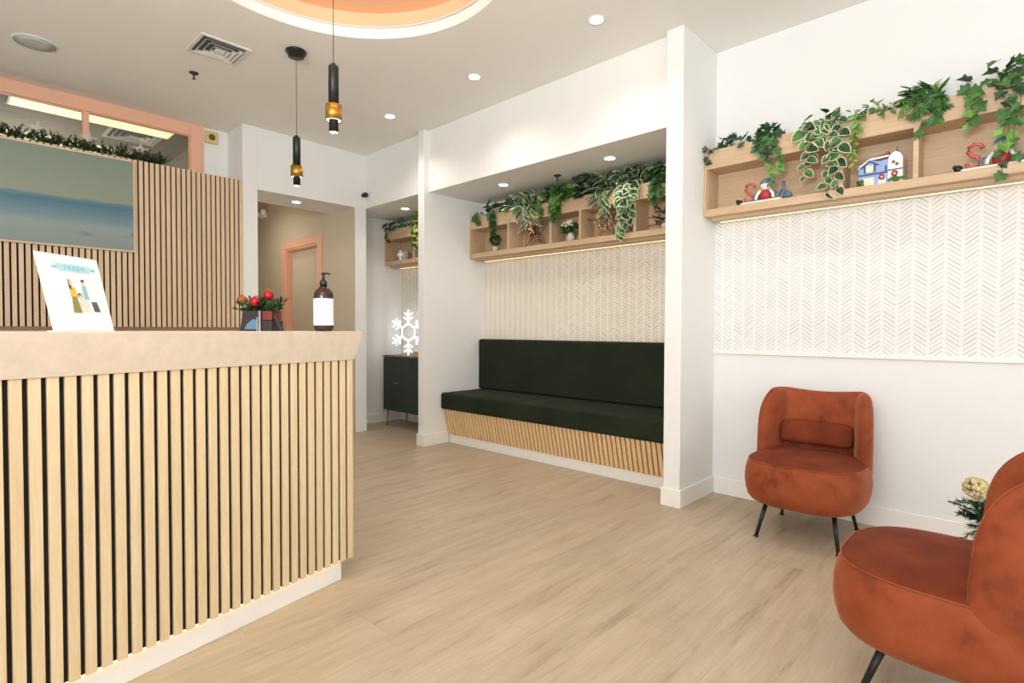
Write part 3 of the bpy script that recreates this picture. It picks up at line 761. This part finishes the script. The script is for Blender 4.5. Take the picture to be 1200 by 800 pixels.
# bench shelf plants ---------------------------------------------------------
yf, yt, zt = 3.72, 3.89, 2.208
def NX(px, y=3.72): return on(px, 250, Y, y).x
def NZ(px, py, y=3.70): return on(px, py, Y, y).z
gN = 'plants on the shelf above the green bench'
plant('trailing_ivy', 'dark ivy at the left end of the bench shelf', gN, NX(562), NX(600), yf, yt, zt, 'ivy', .075, 44, [0, 0, 1], [(NX(560), NZ(559, 262), 6), (NX(578), NZ(578, 274), 11), (NX(580), NZ(580, 268), 8)], hgt=.13)
plant('variegated_pothos', 'pale cream-edged plant second from left on the bench shelf', gN, NX(600), NX(630), yf, yt, zt, 'narrow', .15, 60, [0, 1], [(NX(616), NZ(617, 262), 9), (NX(624), NZ(622, 258), 8)], edge=4, hgt=.12, vine=False)
plant('leafy_houseplant', 'bright green bushy plant at the middle of the bench shelf', gN, NX(632), NX(668), yf, yt, zt, 'ivy', .09, 60, [1, 1, 2], [(NX(650), NZ(650, 256), 10), (NX(655), NZ(656, 250), 8), (NX(634), NZ(634, 254), 6)], hgt=.13)
plant('leafy_houseplant', 'very dark green bushy plant right of the middle of the bench shelf', gN, NX(672), NX(696), yf, yt, zt, 'ivy', .07, 60, [0], [], hgt=.17)
plant('variegated_pothos', 'mixed cream and green plant hanging above the right star ornament', gN, NX(696), NX(722), yf, yt, zt, 'narrow', .14, 40, [0, 1], [(NX(703), NZ(705, 238), 8), (NX(710), NZ(710, 250), 9)], edge=4, hgt=.14, vine=False)
plant('variegated_pothos', 'cream-edged pothos with a long strand near the pillar end of the bench shelf', gN, NX(724), NX(752), yf, yt, zt, 'pothos', .095, 40, [1, 0], [(NX(734), NZ(730, 278), 16, -.04), (NX(742), NZ(738, 262), 13, -.02), (NX(729), NZ(728, 274), 13)], edge=4, hgt=.16)
plant('trailing_ivy', 'green plant beside the white pillar at the right end of the bench shelf', gN, NX(760), NX(786), yf, yt, zt, 'ivy', .075, 44, [1, 1, 0], [(NX(767), NZ(768, 242), 8), (NX(776), NZ(777, 232), 6)], hgt=.13)
# cabinet niche shelf plants
yf, yt, zt = 3.70, 3.89, 2.255
gC = 'plants on the cabinet niche shelf'
plant('trailing_ivy', 'sparse dark ivy at the left end of the cabinet niche shelf', gC, -5.55, -5.25, yf, yt, zt, 'ivy', .075, 26, [0, 0, 1], [(-5.52, 2.13, 4)], hgt=.10)
plant('leafy_houseplant', 'yellow-green trailing plant on the cabinet niche shelf beside the post', gC, -5.05, -4.72, yf, yt, zt, 'pothos', .10, 60, [3, 1, 3], [(-4.98, 2.02, 10), (-4.9, 2.0, 10), (-4.82, 2.05, 9)], edge=None, hgt=.15)

# ------------------------------------------------------------------ decorations in the bays
def minitree(x, lb, dz=0):
    z = 1.851; t = thing('mini_topiary', lb, 'plant', (x, 3.79, z), 0, 'small potted topiaries')
    MB().lathe([(.022, 0), (.03, .045), (.032, .05), (.026, .05)], n=20).build('pot', M['plaid'], t)
    MB().tube([(0, 0, .045), (0, 0, .09)], .004, 6).build('stem', M['twig'], t)
    mb = MB()
    for i in range(200):
        d = Vector((rnd(-1, 1), rnd(-1, 1), rnd(-1, 1))).normalized(); leaf(mb, Vector((0, 0, .115))+d*.03, d+Vector((0,0,.3)), d.orthogonal(), .034, 'oval', random.choice((0, 0, 1)))
    mb.build('foliage', LM, t); return t
minitree(NX(580.5, 3.79), 'tiny dark topiary in a pale pot in the left bay of the bench shelf')
def twigstar(x, lb, R_, mats, lightn):
    z = 1.851; t = thing('twig_star', lb, 'ornament', (x, 3.80, z), 0, 'twig star ornaments')
    mb = MB(); tips = []
    cz = R_*.92
    for k in range(5):
        a = PI/2+2*PI*k/5+.12; tips.append(Vector((R_*math.cos(a), 0, cz+R_*math.sin(a))))
    ins = [Vector((R_*.42*math.cos(PI/2+2*PI*(k+.5)/5+.12), 0, cz+R_*.42*math.sin(PI/2+2*PI*(k+.5)/5+.12))) for k in range(5)]
    ring = [q for k in range(5) for q in (tips[k], ins[k])]
    for yy in (-.03, .03):
        mb.tube([q+Vector((0, yy, 0)) for q in ring], .0045, 5, 0, True)
    for i in range(70):
        a = random.choice(ring).lerp(Vector((0, 0, cz)), rnd(0, .7)); b = random.choice(ins).lerp(Vector((0, 0, cz)), rnd(0, .9))
        mb.tube([a+Vector((0, rnd(-.035, .035), 0)), (a+b)/2+Vector((rnd(-.015, .015), rnd(-.04, .04), rnd(-.015, .015))), b+Vector((0, rnd(-.035, .035), 0))], rnd(.002, .0038), 4, random.choice((0, 0, 1)))
    zmin = min(v[2] for v in mb.v); mb.v = [(a, b, c-zmin) for a, b, c in mb.v]
    mb.build('twigs', mats, t)
    for i in range(lightn): MB().ball((rnd(-.5, .5)*R_, rnd(-.045, -.02), cz+rnd(-.5, .6)*R_-zmin), .0042, 0, 6, 4).build('light', M['fairy'], t)
twigstar(NX(625.5, 3.80), 'brown twig star with tiny lights in the second bay of the bench shelf', .155, [M['twig'], mat('dark_twig', (70, 50, 40), .7)], 26)
twigstar(NX(708, 3.80), 'pale woven twig star in the fourth bay of the bench shelf', .15, [M['twiglight'], M['twig']], 12)
# posy vase in the third bay
t = thing('posy_vase', 'small posy with white and dark leaves in a pale vase in the third bay', 'vase', (NX(669, 3.79), 3.79, 1.851))
MB().lathe([(.026, 0), (.036, .02), (.034, .05), (.022, .065), (.026, .075)], n=24).build('vase', M['plaid'], t)
mb = MB()
for i in range(80):
    d = Vector((rnd(-1, 1), rnd(-1, .6), rnd(.1, 1.3))).normalized(); leaf(mb, Vector((0, 0, .075))+d*rnd(.01, .075), d, (rnd(-1, 1), -1, .3), rnd(.035, .05), 'oval', random.choice((0, 0, 1)))
mb.build('foliage', LM, t)
mb = MB()
for i in range(14):
    mb.ball((rnd(-.05, .05), rnd(-.06, -.02), rnd(.13, .17)), .012, 0, 8, 6)
mb.build('blossoms', M['leaf_cream'], t)
# fir spray in the last bay
t = thing('fir_spray', 'dark fir spray in the last bay of the bench shelf beside the pillar', 'plant', (NX(781, 3.79), 3.79, 1.851))
mb = MB()
for i in range(16): needles(mb, (0, rnd(-.02, .02), rnd(.02, .16)), (rnd(-1.2, .6), rnd(-.5, .2), rnd(-.15, .7)), rnd(.08, .15), 60, .022, .003, random.choice((0, 1)))
mb.build('fir_sprigs', [M['needle'], M['leaf_dark']], t)
MB().lathe([(.03, 0), (.036, .04), (.03, .045)], n=18).build('pot', M['plaid'], t)

# snow figurines on the right shelf
def figurine(x, lb, flip=1):
    z = 1.874; y = 3.50
    t = thing('snow_figurine', lb, 'figurine', (x, y, z), -.05, 'painted snow figurines')
    MB().box((-.125, -.035, 0), (.115, .035, .014)).build('snow_base', M['cer_white'], t, .006)
    def tt(body, px, pz, size, m, nm, tw=0):
        return text_obj(nm, body, size, m, t, lambda a, b, c: (px+a*math.cos(tw)-b*math.sin(tw), -.01-c, pz+b*math.cos(tw)+a*math.sin(tw)), .009)
    MB().tube([(-.075+q[0]*.036, -.01, .072+q[1]*.052) for q in [(.85, .62), (.55, .98), (-.05, 1.08), (-.62, .85), (-.72, .45), (-.35, .12), (.25, -.15), (.62, -.5), (.45, -.92), (-.15, -1.1), (-.72, -.9), (-.9, -.6)]], .0095, 8).build('letter', M['cer_coral'], t)
    for body, px, pz, sz, m in (('n', -.035, .014, .105, M['cer_slate']), ('w', .078, .016, .105, M['cer_slate'])):
        tt(body, px, pz, sz, m, 'letter')
    mb = MB().ball((.025, -.015, .04), .036, 0, 18, 12, (1, .8, 1.05))
    mb.build('snowman_body', M['cer_red'], t)
    MB().ball((.025, -.02, .098), .029, 0, 18, 12).build('snowman_head', M['cer_white'], t)
    mb = MB().lathe([(.031, 0), (.032, .008), (.028, .02), (.016, .032), (.002, .037)], (.025, -.016, .106), 18); mb.tube([(.035, -.016, .135), (.058, -.014, .128), (.068, -.014, .108)], [.010, .009, .011], 8)
    mb.build('snowman_hat', M['cer_slate'], t)
    for sx in (-1, 1): MB().tube([(.025+sx*.028, -.03, .07), (.025+sx*.048, -.036, .04), (.025+sx*.052, -.038, .018)], [.009, .0085, .009], 8).build('snowman_arm', M['cer_white'], t)
    mb = MB().tube([(.025, -.046, .094), (.025, -.058, .092)], [.004, .001], 6); mb.build('nose', M['cer_coral'], t)
    MB().ball((.016, -.046, .104), .003, 0, 6, 5).ball((.034, -.046, .104), .003, 0, 6, 5).build('eyes', M['blackmetal'], t)
    MB().tube([(.122, 0, .0), (.124, 0, .05), (.118, 0, .11)], .010, 8).build('post', M['cer_slate'], t)
    MB().ball((.152, -.01, .022), .022, 0, 12, 8).build('bird', M['cer_slate'], t)
    mb = MB().ball((-.135, -.015, .019), .019, 0, 12, 8); mb.ball((-.148, -.018, .03), .011, 0, 10, 6); mb.build('boot', M['blackmetal'], t)
    return t
figurine(on(895, 225, Y, 3.515).x, 'painted snowman among snow letters in the left bay of the right shelf')
f2 = figurine(on(1160, 190, Y, 3.515).x+.02, 'painted snowman letter ornament behind the large ivy strand')
# ceramic house
hx = on(1033, 195, Y, 3.50).x
ch = thing('ceramic_house', 'blue and white ceramic house ornament beside the shelf divider', 'ornament', (hx, 3.50, 1.874), -.03)
s = .0066*1.0
def hp(a, b): return (a*s*1.0, b*s)
k3 = lambda a, b, c: (a, c, b)
mb = MB().prism([(-.098, 0), (.052, 0), (.052, .128), (-.01, .124), (-.045, .136), (-.09, .108), (-.098, .10)], -.03, .03, tf=k3); mb.build('main_wing', M['cer_blue'], ch, .002)
mb = MB().prism([(.035, 0), (.1, 0), (.1, .125), (.088, .150), (.068, .16), (.048, .150), (.035, .125)], -.036, .034, tf=k3); mb.build('tower', M['cer_white'], ch, .003)
mb = MB().prism([(-.104, .098), (-.092, .112), (-.045, .143), (.04, .146), (.04, .138), (-.045, .134), (-.088, .106), (-.1, .096)], -.036, .034, tf=k3); mb.build('roof', M['cer_white'], ch)
MB().prism([(-.09, .098), (-.048, .134), (-.004, .106), (-.010, .104), (-.048, .126), (-.084, .096)], -.04, -.03, tf=k3).build('gable_trim', M['cer_navy'], ch)
mb = MB()
for i in range(7): mb.ball((-.085+i*.018, -.01, .122+i*.006), .008, 0, 8, 6)
mb.ball((.03, -.01, .16), .012, 0, 8, 6); mb.tube([(.03, -.01, .158), (-.02, -.01, .15), (-.08, -.01, .122)], .006, 6)
mb.build('roof_ornaments', M['cer_brown'], ch)
mb = MB().box((-.1, -.034, .056), (.04, -.029, .064)).box((.035, -.04, .062), (.101, -.035, .068)); mb.build('band', M['cer_navy'], ch)
mb = MB().box((-.064, -.034, .072), (-.030, -.028, .108)); mb.build('window', M['cer_cream'], ch)
MB().box((-.074, -.035, .07), (-.065, -.029, .11)).box((-.029, -.035, .07), (-.020, -.029, .11)).box((.022, -.035, .066), (.03, -.029, .094)).build('shutter', M['cer_navy'], ch)
MB().box((-.076, -.034, .0), (-.028, -.029, .042)).build('shop_window', M['cer_cream'], ch)
MB().box((-.006, -.034, 0), (.026, -.029, .048)).build('door', M['cer_white'], ch)
for a, b in ((.01, .036), (.066, .044)):
    MB().tube([(a+.011*math.cos(2*PI*i/12), -.041, b+.011*math.sin(2*PI*i/12)) for i in range(12)], .005, 6, 0, True).build('wreath', M['cer_red'], ch)
MB().ball((.06, -.037, .105), .008, 0, 8, 6).ball((.075, -.037, .092), .008, 0, 8, 6).build('tower_window', M['cer_brown'], ch)
for a, b in ((.04, .1), (-.1, -.075)):
    mb = MB()
    for i in range(12): mb.ball((rnd(a, b), -.04, rnd(.005, .028)), .009, 0, 6, 5)
    mb.build('shrub', M['leaf_mid'], ch)
MB().lathe([(.014, .158), (.014, .164), (.004, .168), (.001, .195)], (.069, 0, 0), 12).build('chimney', M['cer_slate'], ch)
# mug with cross in the cabinet niche
mx = on(474, 298, Y, 3.78)
mg = thing('white_cross_ornament', 'small grey ornament with a white cross on the cabinet niche shelf', 'ornament', (mx.x, 3.78, 1.888))
MB().lathe([(.05, 0), (.055, .01), (.055, .10), (.045, .11)], n=24).build('body', M['greypaint'], mg)
MB().box((-.012, -.066, .002), (.012, -.054, .115)).box((-.05, -.064, .05), (.05, -.054, .085)).build('cross', M['canvas_white'], mg)

# ------------------------------------------------------------------ cabinet, snowflake light, block
cb = thing('green_cabinet', 'dark green two-door cabinet with walnut top and tapered gold legs', 'cabinet', (-5.365, 3.535, 0))
CW = .80
MB().box((0, .012, .182), (CW, .34, .785)).build('carcass', M['cabinet_green'], cb, .003)
MB().box((-.008, -.006, .785), (CW+.008, .348, .803)).build('top', M['walnut'], cb, .002)
for i, (a, b, hx_) in enumerate(((.006, .268, .245), (.272, .534, .295), (.538, CW-.006, .77))):
    d = MB().box((a, -.006, .19), (b, .012, .78)).build('door', M['cabinet_green'], cb, .002)
    MB().ball((hx_, -.016, .5), .010, 0, 12, 8).build('handle', M['gold'], d)
for x in (.035, CW-.035):
    for y in (.04, .30): MB().tube([(x, y, .19), (x+(-.01 if x < .3 else .01), y+(-.012 if y < .1 else .0), 0)], [.013, .007], 10).build('leg', M['gold'], cb)
sf = on(478.5, 394, Y, 3.80)
sn = thing('snowflake_light', 'glowing white snowflake light standing on the green cabinet', 'light', (sf.x, 3.80, .803), .25); sn.scale = (1.25, 1, 1.2)
mb = MB(); Rr = .215; cz = .20
hexr = .085
mb.tube([(hexr*math.cos(PI/6+k*PI/3), 0, cz+hexr*math.sin(PI/6+k*PI/3)) for k in range(6)], .009, 6, 0, True)
for k in range(6):
    a = PI/6+k*PI/3+.0; d = Vector((math.cos(a), 0, math.sin(a))); p = Vector((-math.sin(a), 0, math.cos(a))); c = Vector((0, 0, cz))
    mb.tube([c+d*hexr, c+d*Rr], .009, 6)
    for q, l in ((.115, .05), (.16, .045)):
        for sd in (1, -1): mb.tube([c+d*q, c+d*(q+l*.6)+p*sd*l], .008, 6)
zm = min(v[2] for v in mb.v); mb.v = [(a, b, c-zm) for a, b, c in mb.v]
mb.build('light_tubes', M['led'], sn)
MB().tube([(0, .02, .0), (0, .012, .12), (0, .01, .2)], .004, 6).build('stand', M['plastic'], sn)
bk = on(487, 412, Y, 3.62)
t = MB().box((-.05, -.02, 0), (.05, .02, .05)).build('wooden_block', M['oak_x'], None, .003); t.location = (bk.x+.02, 3.63, .803)
tag(t, 'small wooden block on the green cabinet beside the snowflake light', 'block')
mb = MB().tube([(-5.572, 3.36, .13), (-5.572, 3.44, .08), (-5.56, 3.56, .072), (-5.57, 3.66, .12), (-5.575, 3.74, .2), (-5.57, 3.82, .26)], .004, 6)
tag(mb.build('power_cable', M['cable']), 'thin white cable running along the niche wall to the cabinet', 'cable')

# ------------------------------------------------------------------ rust chairs
def sgnpow(v, p): return math.copysign(abs(v)**p, v)
def make_chair(label):
    t = thing('armchair', label, 'chair', (0, 0, 0), 0, 'rust velvet armchairs')
    # seat: rounded cushion. local front is -y
    def plan(a, r):
        c, s_ = math.cos(a), math.sin(a)
        x = .287*sgnpow(c, .64)*r
        y = (.305 if s_ < 0 else .27)*sgnpow(s_, .74)*r
        return x, y-.015
    N = 64
    def ring(mb, prof, mi=0, cap0=True, cap1=True):
        v = []; f = []; m = len(prof)
        for r, z in prof:
            for k in range(N):
                x, y = plan(2*PI*k/N, r); v.append((x, y, z+.012*(-y)*2*(1 if z > .3 else 0)))
        for i in range(m-1):
            for k in range(N): f.append((i*N+k, i*N+(k+1) % N, (i+1)*N+(k+1) % N, (i+1)*N+k))
        if cap0: f.append(tuple(range(N))[::-1])
        if cap1: f.append(tuple(range((m-1)*N, m*N)))
        mb.add(v, f, mi, True)
    mb = MB()
    ring(mb, [(.02, .178), (.60, .178), (.80, .182), (.90, .195), (.965, .22), (1.0, .258), (1.015, .30), (1.005, .345), (.975, .382), (.945, .400)], 0, True, False)
    seat = mb.build('seat', M['velvet'], t)
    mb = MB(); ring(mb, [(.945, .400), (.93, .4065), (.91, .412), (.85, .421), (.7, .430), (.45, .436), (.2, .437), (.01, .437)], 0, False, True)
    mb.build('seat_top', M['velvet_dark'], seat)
    mb = MB(); pts = []
    for k in range(N):
        x, y = plan(2*PI*k/N, .947); pts.append((x, y, .4015+.012*(-y)*2))
    mb.tube(pts, .0032, 6, 0, True); mb.build('piping', M['velvet'], seat)
    # wrap-around back: plan path and superellipse outline, pillow thickness
    L0, RC, QM = .166, .054, math.radians(77)
    def path(a):       # a: signed arc length -> x, y, outward normal
        s_ = abs(a); sg_ = 1 if a >= 0 else -1
        la = RC*QM
        if s_ <= L0: x, y, nx, ny = s_, .245, 0, 1
        elif s_ <= L0+la:
            q = (s_-L0)/RC; x = L0+RC*math.sin(q); y = .245-RC+RC*math.cos(q); nx, ny = math.sin(q), math.cos(q)
        else:
            q = s_-L0-la; x = L0+RC*math.sin(QM)+q*math.cos(QM); y = .245-RC+RC*math.cos(QM)-q*math.sin(QM); nx, ny = math.sin(QM), math.cos(QM)
        return sg_*x, y, sg_*nx, ny
    A = L0+RC*QM+.190
    B0, B1 = .135, .795
    def outline(u):     # u in [0,1): point on the rounded outline, in (arc, z)
        th = 2*PI*u; c, s_ = math.cos(th), math.sin(th)
        a = A*sgnpow(c, .68); zc = (B0+B1)/2; hz = (B1-B0)/2
        z = zc+hz*sgnpow(s_, .58 if s_ > 0 else .5)
        # ears: rear run dips a little, lower front corners cut back
        if s_ > 0: z -= .052*(1-min(1, abs(a)/(A*.70))**2)*s_
        else: a *= 1-.05*(-s_)**1.4*min(1, abs(a)/A)
        return a, z
    NU, NR = 160, 12; v = []; f = []
    T = .043
    def sh(u, rho, side):
        a0, z0 = outline(u); a = a0*rho; z = (B0+B1)/2+.0+(z0-(B0+B1)/2)*rho
        th_ = T*(max(0, 1-rho**7))**.5
        x, y, nx, ny = path(a)
        lean = .05*max(0, (z-.42)/.32)
        L_ = (nx*nx+ny*ny)**.5
        return (x+nx/L_*th_*side, y+ny/L_*th_*side+lean*abs(ny/L_)+lean*.35*(1-abs(ny/L_)), z)
    rhos = [math.sin(PI/2*i/NR) for i in range(NR+1)]
    idx = {}
    for side in (1, -1):
        for i, rho in enumerate(rhos):
            if side == -1 and i == NR: continue
            if i == 0:
                idx[(side, 0)] = len(v); v.append(sh(0, 0, side)); continue
            idx[(side, i)] = len(v)
            for k in range(NU): v.append(sh(k/NU, rho, side))
    idx[(-1, NR)] = idx[(1, NR)]
    for side in (1, -1):
        for i in range(NR):
            for k in range(NU):
                k2 = (k+1) % NU
                q = [idx[(side, i+1)]+k, idx[(side, i+1)]+k2]
                if i == 0: f.append((idx[(side, 0)], q[0], q[1]))
                else: f.append((idx[(side, i)]+k, q[0], q[1], idx[(side, i)]+k2))
    mb = MB().add(v, f, 0, True); back = mb.build('backrest', M['velvet'], t)
    mb = MB(); mb.tube([sh(k/NU, 1, 1) for k in range(NU)], .0035, 6, 0, True); mb.build('piping', M['velvet'], back)
    # lumbar bolster curved along the back
    v = []; f = []; NA, NB = 40, 20
    for i in range(NA+1):
        q = -1+2*i/NA; e = (max(0, 1-abs(q)**6))**.5
        for j in range(NB):
            b = 2*PI*j/NB
            dep = .040*e*sgnpow(math.cos(b), .8); hz = .066*(.55+.45*e)*sgnpow(math.sin(b), .75)*(e if abs(q) > .97 else 1)
            x = q*.185; y = .188-.035*q*q; v.append((x, y-dep+.02*(hz/.07)*.6, .520+hz))
    for i in range(NA):
        for j in range(NB): f.append((i*NB+j, i*NB+(j+1) % NB, (i+1)*NB+(j+1) % NB, (i+1)*NB+j))
    f += [tuple(range(NB)), tuple(range(NA*NB, (NA+1)*NB))[::-1]]
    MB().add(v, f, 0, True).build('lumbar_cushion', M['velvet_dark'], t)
    for sx in (-1, 1):
        for (y0_, y1_) in ((-.165, -.232), (.17, .235)):
            lg = MB().tube([(sx*.155, y0_, .20), (sx*.192, y1_, .006)], [.0125, .0085], 12).build('leg', M['blackmetal'], t)
            MB().lathe([(.012, 0), (.012, .008), (.008, .010)], (sx*.193, y1_, 0), 14).build('foot', M['blackmetal'], lg)
    return t
c1 = make_chair('rust velvet armchair with back against the white wall, seen whole')
c1.location = (-.868, 3.245, 0); c1.rotation_euler = (0, 0, math.radians(2))
c2 = copy_tree(c1); c2.location = (-.128, 2.065, 0); c2.rotation_euler = (0, 0, -PI/2)
c2['label'] = 'rust velvet armchair in the right foreground, cut by the picture edge'

# evergreen arrangement in the corner
ev = thing('evergreen_vase', 'evergreen sprigs with a pale dried flower head behind the foreground armchair', 'plant', (-.10, 3.10, 0))
MB().lathe([(.06, 0), (.075, .02), (.08, .18), (.05, .26), (.055, .28), (.048, .28)], n=28).build('vase', M['cer_white'], ev)
mb = MB()
for i in range(40): needles(mb, (rnd(-.04, .04), rnd(-.03, .03), rnd(.24, .36)), (rnd(-1.6, .7), rnd(-1, .5), rnd(-.3, .45)), rnd(.09, .15), 70, .026, .0032, random.choice((0, 0, 1)))
mb.build('fir_sprigs', [M['needle'], M['leaf_mid']], ev)
mb = MB()
for i in range(90):
    d = Vector((rnd(-1, 1), rnd(-1, 1), rnd(-.6, 1))).normalized(); mb.ball(Vector((-.065, -.03, .425))+d*.040, .010, 0, 6, 4)
mb.tube([(-.02, 0, .27), (-.05, -.02, .35), (-.065, -.03, .42)], .003, 5)
mb.build('flower_head', mat('dried_flower', (206, 190, 142), .8, vary=.2, scale=60), ev)

# ------------------------------------------------------------------ light
w = bpy.data.worlds.new('world'); scene.world = w; w.use_nodes = True
w.node_tree.nodes['Background'].inputs[0].default_value = (.93, .97, 1.0, 1); w.node_tree.nodes['Background'].inputs[1].default_value = .95
def area(name, loc, target, sx, sy, power, color):
    l = bpy.data.lights.new(name, 'AREA'); l.shape = 'RECTANGLE'; l.size = sx; l.size_y = sy; l.energy = power; l.color = color
    o = bpy.data.objects.new(name, l); COL.objects.link(o); o.location = loc
    o.rotation_euler = (Vector(target)-Vector(loc)).to_track_quat('-Z', 'Y').to_euler(); return o
area('daylight_front', (XE+.25, .3, 1.5), (0, .3, 1.5), 4.6, 2.3, 50, (.94, .975, 1))
area('daylight_near', (.3, YE-.25, 1.5), (.3, 0, 1.6), 4.6, 2.3, 70, (.90, .955, 1))
area('ceiling_fill', (-.2, -1.1, 1.8), (-.5, -.5, 3), .8, .8, 118, (1, .985, .965))  # added fill light aimed upward to brighten the ceiling
def spot(name, loc, power, size=2.4, color=(1, .93, .84), blend=.8):
    l = bpy.data.lights.new(name, 'SPOT'); l.energy = power; l.spot_size = size; l.spot_blend = blend; l.shadow_soft_size = .05; l.color = color
    o = bpy.data.objects.new(name, l); COL.objects.link(o); o.location = loc; return o
for i, (p, e) in enumerate([((-1.919, 2.75, H-.02), 16), ((-3.0, 2.757, H-.02), 20), ((-4.084, 2.762, H-.02), 24), ((-.85, 2.74, H-.02), 16), ((-3.425, 3.5, 2.36), 7), ((-2.315, 3.5, 2.36), 7), ((-4.894, 3.5, 2.366), 7), ((-5.42, 2.55, 2.36), 5), ((-6.9, 2.4, 2.9), 16)]):
    spot('downlight_beam', p, e)
for p in ((-3.594, 1.695, 2.0), (CC[0]-.045, CC[1]+.01, 2.02)): spot('pendant_beam', p, 5, 2.0)
for nm, loc, e in (('back_room_fill', (-6.9, .6, 2.3), 30), ('hall_fill', (-6.6, 2.5, 2.0), 8)):  # added fill points, no fixtures, to lift the dim back room and hall
    l = bpy.data.lights.new(nm, 'POINT'); l.energy = e; l.color = (1, .93, .82); l.shadow_soft_size = .4
    o = bpy.data.objects.new(nm, l); COL.objects.link(o); o.location = loc
l = bpy.data.lights.new('recess_point', 'POINT'); l.energy = 5; l.color = (1, .86, .74); l.shadow_soft_size = .3
o = bpy.data.objects.new('recess_point_light', l); COL.objects.link(o); o.location = (CC[0], CC[1], H-.25)  # point light just below the round recess, no fixture modelled
